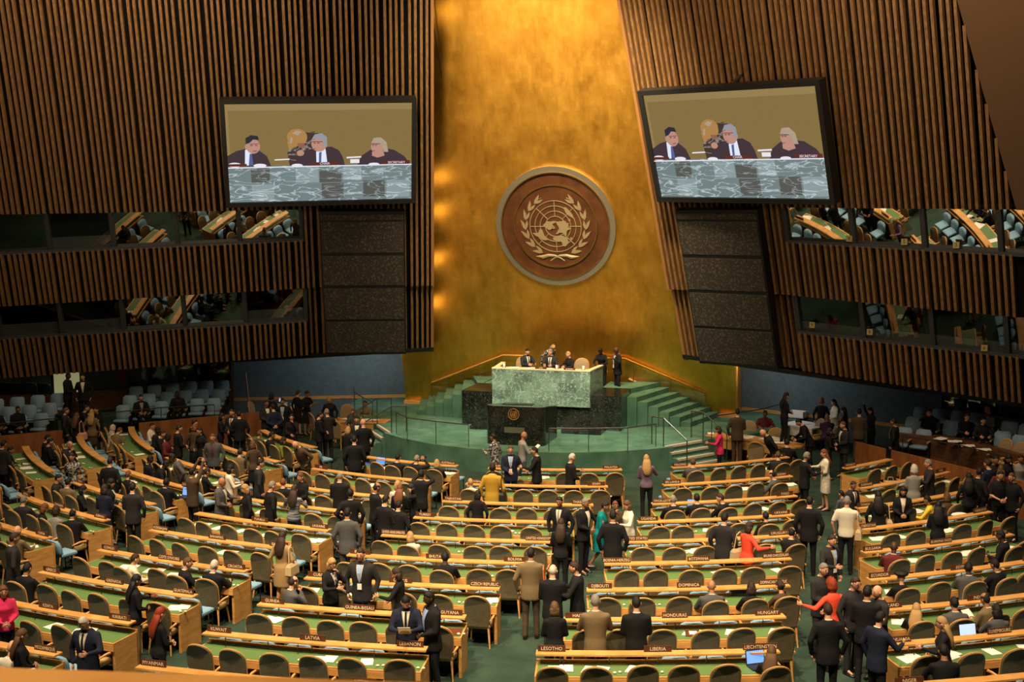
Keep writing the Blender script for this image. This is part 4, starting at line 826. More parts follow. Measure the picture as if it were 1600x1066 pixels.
def add_head(mb, H):
    nu, nv = 20, 14; vs = []
    for i in range(nv+1):
        t = pi*i/nv
        for j in range(nu): a = 2*pi*j/nu; vs.append(H @ headshape((sin(t)*cos(a), sin(t)*sin(a), cos(t))))
    mb.add(vs, [(i*nu+j, (i+1)*nu+j, (i+1)*nu+(j+1) % nu, i*nu+(j+1) % nu) for i in range(nv) for j in range(nu)], 0)
    P = lambda *p: H @ Vector(p)
    R3 = H.to_3x3()
    mb.add([P(-.004, .092, .016), P(.004, .092, .016), P(.017, .09, -.03), P(-.017, .09, -.03), P(0, .118, -.027), P(0, .098, .012)], [(0, 1, 5), (1, 2, 4, 5), (0, 5, 4, 3), (3, 4, 2)], 0)
    for s in (-1, 1):
        mb.ell(P(s*.076, -.004, -.005), .011, .02, .03, 8, 5, 0, R3)
        mb.ell(P(s*.03, .086, .012), .014, .007, .008, 8, 4, 1, R3)
        mb.add([P(s*.012, .096, .03), P(s*.046, .085, .034), P(s*.046, .085, .04), P(s*.012, .096, .038)], [(0, 1, 2, 3)], 1)
    mb.ell(P(0, .086, -.058), .022, .008, .007, 8, 4, 2, R3)
def add_hand(mb, wr, el_, s, curl=.7):
    d = (wr-el_).normalized(); side = Vector((0, 0, 1)) if abs(d.z) < .8 else Vector((0, 1, 0)); side = (side-d*side.dot(d)).normalized(); n = d.cross(side)*s
    if n.x*s > 0: n = -n       # palm turned inwards
    mb.ell(wr+d*.045, .042, .028, .042, 8, 6, 0, Matrix((( d.x, n.x*.6, side.x), (d.y, n.y*.6, side.y), (d.z, n.z*.6, side.z))))
    for k, (off, ln) in enumerate(((.03, .07), (.011, .082), (-.009, .076), (-.028, .06))):
        p0 = wr+d*.075+side*off; p1 = p0+(d*.9+n*.35*curl).normalized()*ln*.42; p2 = p1+(d*.5+n*.9*curl).normalized()*ln*.33; p3 = p2+(d*.1+n*curl).normalized()*ln*.27
        mb.tube([p0-d*.02, p0, p1, p2, p3], [.009, .009, .0085, .008, .006], 5)
    p0 = wr+d*.025+side*.032; p1 = p0+(d*.7+side*.7+n*.2).normalized()*.035; p2 = p1+(d*.9+side*.2+n*.5).normalized()*.03; mb.tube([p0-side*.01, p0, p1, p2], [.011, .011, .0095, .007], 5)
CACHE = {}
def cached(key, fn):
    if key not in CACHE: CACHE[key] = fn()
    return CACHE[key]
def mk_body(S, sex, bald, stance):
    mb = MB(); U = S['U']; torso(mb, sex, U, -.012); k = .92 if sex == 'f' else 1
    for s in (-1, 1):
        sh, el_, wr = S['sh%d' % s], S['el%d' % s], S['wr%d' % s]
        capsule(mb, sh, el_, .045*k, .038*k); capsule(mb, el_, wr, .037*k, .026*k)
        capsule(mb, S['hip%d' % s], S['kn%d' % s], .075, .052); capsule(mb, S['kn%d' % s], S['an%d' % s], .052, .034); capsule(mb, S['an%d' % s], S['an%d' % s]+Vector((0, .13, -.045)), .034, .028)
    capsule(mb, U @ Vector((0, -.012, 1.44)), S['H'] @ Vector((0, -.02, -.04)), .056*k, .052*k)
    if stance in 'tu': capsule(mb, S['hip-1'], S['hip1'], .09, .09)
    ex = MB(); add_head(ex, S['H'])
    for s in (-1, 1): add_hand(ex, S['wr%d' % s], S['el%d' % s], s)
    return mb, ex
def mk_top(S, sex, style, stance):
    mb = MB(); U = S['U']; g = .02 if style in 'jJc' else .01
    torso(mb, sex, U, g, .86, 1.04); k = .92 if sex == 'f' else 1
    for s in (-1, 1):
        sh, el_, wr = S['sh%d' % s], S['el%d' % s], S['wr%d' % s]
        capsule(mb, sh+(U.to_3x3() @ Vector((-s*.05, 0, -.0))), sh, .062*k, .062*k)
        if style == 't': capsule(mb, sh, sh.lerp(el_, .75), .064*k, .058*k)
        else: capsule(mb, sh, el_, .06*k+g*.2, .05*k+g*.2); capsule(mb, el_, el_.lerp(wr, .93), .05*k+g*.15, .037*k)
    sit = stance in 'tu'
    if not sit:
        zl = {'j': .76, 'J': .8, 'b': .85, 't': .85, 'c': .52, 'd': .5}[style]
        rx = .19 if style in 'jJ' else .18; w1 = rx+(.03 if style in 'cd' else .005)
        mb.loft([[Vector(((rx_+g)*cos(2*pi*i/16), (ry_+g)*sin(2*pi*i/16), z)) for i in range(16)] for z, rx_, ry_ in ((zl, w1-.02, .125), ((zl+.9)/2, w1-.02, .125), (.95, .165, .118), (1.0, .15, .1))])
    else:
        mb.ell((0, .02, .52), .19, .16, .12)
        if style in 'cd':
            for s in (-1, 1): capsule(mb, S['hip%d' % s], S['kn%d' % s], .105, .085)
            capsule(mb, S['kn-1'], S['kn1'], .08, .08)
    return mb
def mk_bottom(S, sex, style, stance):
    mb = MB(); sit = stance in 'tu'; dz = -.43 if sit else 0
    if not sit: mb.loft([[Vector((rx*cos(2*pi*i/16), ry*sin(2*pi*i/16), z)) for i in range(16)] for z, rx, ry in ((.8, .15, .11), (.9, .172, .122), (.98, .168, .118), (1.03, .14, .1))])
    else: mb.ell((0, -.01, .5), .18, .15, .11)
    if style == 'p':
        for s in (-1, 1): capsule(mb, S['hip%d' % s]-Vector((0, 0, .03)), S['kn%d' % s], .092, .068); capsule(mb, S['kn%d' % s], S['an%d' % s]+Vector((0, -.005, -.0)), .066, .058)
    elif not sit: mb.loft([[Vector((rx*cos(2*pi*i/16), ry*sin(2*pi*i/16)+.01, z)) for i in range(16)] for z, rx, ry in ((.5, .19, .15), (.7, .185, .14), (.88, .17, .12))])
    else:
        for s in (-1, 1): capsule(mb, S['hip%d' % s], S['kn%d' % s], .1, .08)
        capsule(mb, S['kn-1'], S['kn1'], .078, .078); capsule(mb, S['hip-1'].lerp(S['kn-1'], .5), S['hip1'].lerp(S['kn1'], .5), .09, .09)
    return mb
def mk_shoes(S):
    r = []
    for s in (-1, 1):
        a = S['an%d' % s]; mb = MB(); z0 = a.z-.08
        mb.loft([[Vector((a.x+x*w_, a.y+y, z0+z)) for x, z in ((-1, 0), (1, 0), (1, h*.6), (.5, h), (-.5, h), (-1, h*.6))] for y, w_, h in ((-.07, .03, .07), (-.03, .04, .09), (.04, .042, .075), (.12, .045, .05), (.18, .03, .035))])
        r.append(mb)
    return r
def hair_keep(st, x, y, z):
    if st == 'r': return z > .0+.62*y and z > -.5 and not (z > .5 and y > -.45)
    if st == 's': return z > .14+.66*y and z > -.62
    if st == 'l': return z > .08+.6*y
    if st == 'm': return z > -.1+.66*y if y > -.2 else True
    if st in 'cu': return z > -.12+.6*y
    if st in 'h': return z > -.9+1.55*max(0, y)**2 or y < .2
    if st == 'H': return z > .25
    return False
def mk_hair(S, st):
    mb = MB(); H = S['H']; nu, nv = 24, 16; k = {'r': 1.035, 's': 1.075, 'l': 1.13, 'm': 1.16, 'c': 1.34, 'u': 1.1, 'h': 1.2, 'H': 1.15}[st]; vs = []; keep = {}
    rn = random.Random(5)
    for i in range(nv+1):
        t = pi*i/nv
        for j in range(nu):
            a = 2*pi*j/nu; d = (sin(t)*cos(a), sin(t)*sin(a), cos(t)); kk = k*(1+(rn.uniform(-.08, .08) if st == 'c' else rn.uniform(-.018, .018) if st in 'lmh' else 0)); p = headshape(d, kk)
            if st in 'lmch' and d[2] < 0: p.x = d[0]*.085*k*1.05; p.y = min(p.y, d[1]*.095*k)
            vs.append(p); keep[(i, j)] = hair_keep(st, *d)
    fs = []
    for i in range(nv):
        for j in range(nu):
            q = ((i, j), (i+1, j), (i+1, (j+1) % nu), (i, (j+1) % nu))
            if sum(keep[c] for c in q) >= 2: fs.append([a*nu+b for a, b in q])
    n = len(vs); inner = [v*.93 for v in vs]; edges = {}
    allf = list(fs)+[[n+i for i in reversed(f)] for f in fs]
    for f in fs:
        for e in zip(f, f[1:]+f[:1]):
            if (e[1], e[0]) in edges: del edges[(e[1], e[0])]
            else: edges[e] = 1
    for a, b in edges: allf.append([b, a, n+a, n+b])
    mb.add([H @ v for v in vs+inner], allf)
    U = S['U']
    if st == 'l':
        T = [H @ Vector((0, -.045, .0)), H @ Vector((0, -.075, -.1)), U @ Vector((0, -.115, 1.40)), U @ Vector((0, -.135, 1.25)), U @ Vector((0, -.13, 1.2))]
        R3 = H.to_3x3(); xa = (R3 @ Vector((1, 0, 0))); ya = R3 @ Vector((0, 1, 0))
        mb.loft([[p+xa*w_*cos(2*pi*i/12)*(1+.12*sin(5*i+2*q))+ya*d_*sin(2*pi*i/12) for i in range(12)] for q, (p, w_, d_) in enumerate(zip(T, (.088, .105, .125, .1, .05), (.06, .055, .045, .035, .015)))])
    if st == 'm': mb.loft([[H @ Vector((w_*cos(2*pi*i/12), -.035+d_*sin(2*pi*i/12), z)) for i in range(12)] for z, w_, d_ in ((.02, .085, .07), (-.08, .093, .07), (-.15, .08, .05))])
    if st == 'u': mb.ell(H @ Vector((0, -.115, .02)), .045, .04, .045, 10, 6)
    if st == 'h': capsule(mb, H @ Vector((0, -.01, -.09)), U @ Vector((0, 0, 1.43)), .085, .12)
    if st == 'H': mb.ell(H @ Vector((0, -.01, .09)), .15, .15, .065, 16, 8); 
    return mb
def front_y(sex, x, z, g):
    R = RINGS[sex]
    for a, b in zip(R, R[1:]):
        if a[0] <= z <= b[0]:
            t = (z-a[0])/(b[0]-a[0]); rx, ry, yo = [a[i]+(b[i]-a[i])*t for i in (1, 2, 3)]; rx = rx*1.04+g; ry += g
            return yo+ry*sqrt(max(.05, 1-(x/rx)**2))
    return .06
def chest_patch(S, sex, w0, w1, z0, z1, g, th=.004):
    mb = MB(); U = S['U']; rows = 7; cols = 4; vs = []
    for q in (0, th):
        for i in range(rows+1):
            z = z0+(z1-z0)*i/rows; w_ = w0+(w1-w0)*i/rows
            for j in range(cols+1): x = -w_+2*w_*j/cols; vs.append(U @ Vector((x, front_y(sex, x, z, g)+q, z)))
    n = (rows+1)*(cols+1); fs = []
    for i in range(rows):
        for j in range(cols):
            a = i*(cols+1)+j; fs += [(a, a+1, a+cols+2, a+cols+1), (n+a, n+a+cols+1, n+a+cols+2, n+a+1)]
    for i in range(rows): fs += [(i*(cols+1), (i+1)*(cols+1), n+(i+1)*(cols+1), n+i*(cols+1)), (i*(cols+1)+cols, n+i*(cols+1)+cols, n+(i+1)*(cols+1)+cols, (i+1)*(cols+1)+cols)]
    return mb.add(vs, fs)
def build_person(spec, loc, rz, label):
    stance, arms, sex, top, bot, hair, skin, ex = spec
    lean = float(ex.get('ln', 6 if stance in 'tu' else 2)); hd = float(ex.get('hd', 0)); nod = float(ex.get('nod', 5)); Hh = float(ex.get('H', 1.76 if sex == 'm' else 1.66))
    S = skeleton(stance, arms, sex, lean, hd, nod)
    pk = (stance, arms, sex, lean, hd, nod)
    r = thing('person', label, 'person', loc, rz, None); k = Hh/1.76; r.scale = (k, k, k)
    def J(key, fn, name, vox, mats, matn):      # mesh data shared by pose, materials set per object
        me = cached(key, fn); o = link(name, me, r)
        return o
    def body():
        mb, ex_ = mk_body(S, sex, False, stance); return job('body', mb, .022, [SM[skin], EYE, LIP], ex_)
    link('body', cached(('body', skin)+pk, body), r)
    tc_, ts = top[1], top[0]
    link({'j': 'jacket', 'J': 'jacket', 'b': 'blouse', 't': 'shirt', 'c': 'coat', 'd': 'dress'}[ts], cached(('top', top)+pk, lambda: job('top', mk_top(S, sex, ts, stance), .024, [CM[tc_]])), r)
    if bot != '-':
        nm = 'trousers' if bot[0] == 'p' else 'skirt'
        link(nm, cached(('bot', bot)+pk, lambda: job(nm, mk_bottom(S, sex, bot[0], stance), .024, [CM[bot[1]]])), r)
    sh = cached(('shoes',)+pk, lambda: [m_.mesh('shoe', SHOE) for m_ in mk_shoes(S)])
    for m_ in sh: link('shoe', m_, r)
    if hair[0] != 'b' or hair[1] != '-':
        if hair[0] in 'rslmcuhH': link({'h': 'headscarf', 'H': 'hat'}.get(hair[0], 'hair'), cached(('hair', hair)+pk, lambda: mk_hair(S, hair[0]).mesh('hair', HM[hair[1]], True)), r)
    g = .024
    if ts in 'jJ' and len(top) > 2:
        link('shirt', cached(('shirt', top)+pk, lambda: chest_patch(S, sex, .012, .07, 1.1, 1.455, g+.006).mesh('shirt', CM[top[2]], True)), r)
        if len(top) > 3: link('tie', cached(('tie', top)+pk, lambda: chest_patch(S, sex, .024, .016, 1.1, 1.45, g+.012).mesh('tie', CM[top[3]], True)), r)
    if ts == 'j' or (ts == 'J' and len(top) > 2):
        cc_ = top[2] if len(top) > 2 else 'W'
        cb = lambda: MB().tube([S['U'] @ Vector((.062*cos(a), -.01+.06*sin(a), 1.485+.012*cos(a+pi/2))) for a in [2*pi*i/12 for i in range(13)]], .012, 5).mesh('collar', CM[cc_])
        link('collar', cached(('collar', cc_)+pk, cb), r)
    if 'badge' in ex:
        mb = chest_patch(S, sex, .006, .05, 1.15, 1.45, g+.018, .002); link('lanyard', mb.mesh('lanyard', CM['L']), r)
        mb = MB(); y = front_y(sex, 0, 1.1, g+.02); U = S['U']; mb.add([U @ Vector(v) for v in ((-.04, y, 1.02), (.04, y, 1.02), (.04, y, 1.13), (-.04, y, 1.13), (-.04, y+.006, 1.02), (.04, y+.006, 1.02), (.04, y+.006, 1.13), (-.04, y+.006, 1.13))], [(3, 2, 1, 0), (4, 5, 6, 7), (0, 1, 5, 4), (1, 2, 6, 5), (2, 3, 7, 6), (3, 0, 4, 7)])
        link('badge', mb.mesh('badge', M['paper']), r)
    if 'glasses' in ex:
        P = lambda *p: S['H'] @ Vector(p); mb = MB()
        for s in (-1, 1): mb.tube([P(s*.032+.02*cos(a), .1, .012+.016*sin(a)) for a in [2*pi*i/10 for i in range(11)]], .0025, 4); mb.tube([P(s*.052, .1, .014), P(s*.076, 0, .012)], .0025, 4)
        mb.tube([P(-.012, .102, .014), P(.012, .102, .014)], .0025, 4); link('glasses', mb.mesh('glasses', M['black']), r)
    Mw = Matrix.Translation(loc) @ Matrix.Rotation(rz, 4, 'Z') @ Matrix.Scale(k, 4)
    # things held or carried stay things of their own
    lb = label.split(',')[0]; lb = ' '.join(lb.split()[:9])
    w1, w0 = Mw @ S['wr1'], Mw @ S['wr-1']; mid = (w1+w0)/2; fwd = Vector((-sin(rz), cos(rz), 0))
    if 'paper' in ex:
        o = link('held_paper', MB().box(-.105, .105, -.002, .002, -.14, .14).mesh('held_paper', M['paper']), None, (w1 if ex['paper'] == 'R' else mid)+fwd*.10+Vector((0, 0, .05)), rz); o.rotation_euler = (radians(-50), 0, rz)
        tag(o, 'white paper held by the '+lb, 'paper')
    if 'phone' in ex:
        o = link('mobile_phone', MB().box(-.035, .035, -.006, .006, -.06, .06).mesh('mobile_phone', M['black']), None, (w1 if ex['phone'] == 'R' else mid)+fwd*.09+Vector((0, 0, .04)), rz); tag(o, 'dark mobile phone in the hands of the '+lb, 'phone')
    if 'camera' in ex:
        o = thing('photo_camera', 'small camera held up by the '+lb, 'camera', mid+fwd*.1+Vector((0, 0, .05)), rz); obj('body', MB().box(-.06, .06, -.03, .02, -.035, .035), M['steel'], o); obj('lens', MB().tube([(0, .01, 0), (0, .06, 0)], .025, 10), M['black'], o)
    if 'bag' in ex:
        c = ex['bag']; bm_ = {'p': mat('pink_leather', (.65, .3, .28), .5), 'o': mat('tan_leather', (.5, .14, .03), .45), 'k': M['black'], 't': mat('beige_canvas', (.5, .36, .2), .7), 'g': mat('green_canvas', (.12, .17, .05), .8)}[c[0]]
        sd = 1 if len(c) < 2 or c[1] == 'R' else -1; zz = .93+(-.43 if stance in 'tu' else 0)
        o = thing('shoulder_bag', {'p': 'pink', 'o': 'orange-brown leather', 'k': 'black', 't': 'beige', 'g': 'green'}[c[0]]+' bag carried by the '+lb, 'bag', Mw @ Vector((sd*.27, -.03, zz-.12)), rz)
        q = MB().loft([[(x*w_, y*w2, z) for x, y in ((-.07, -.16), (.07, -.16), (.07, .16), (-.07, .16))] for z, w_, w2 in ((0, .9, .9), (.03, 1.05, 1.05), (.2, .9, 1.0), (.26, .4, .85))]); obj('pouch', q, bm_, o)
        U = S['U']; tp = Vector((0-sd*.03, .02, (1.44 if stance not in 'tu' else 1.01)-(zz-.12)))
        obj('strap', MB().tube([(0, -.12, .22), tp-Vector((sd*.0, .09, .06)), tp, tp+Vector((0, .06, -.06)), (0, .12, .22)], .012, 5), bm_, o)
    return r
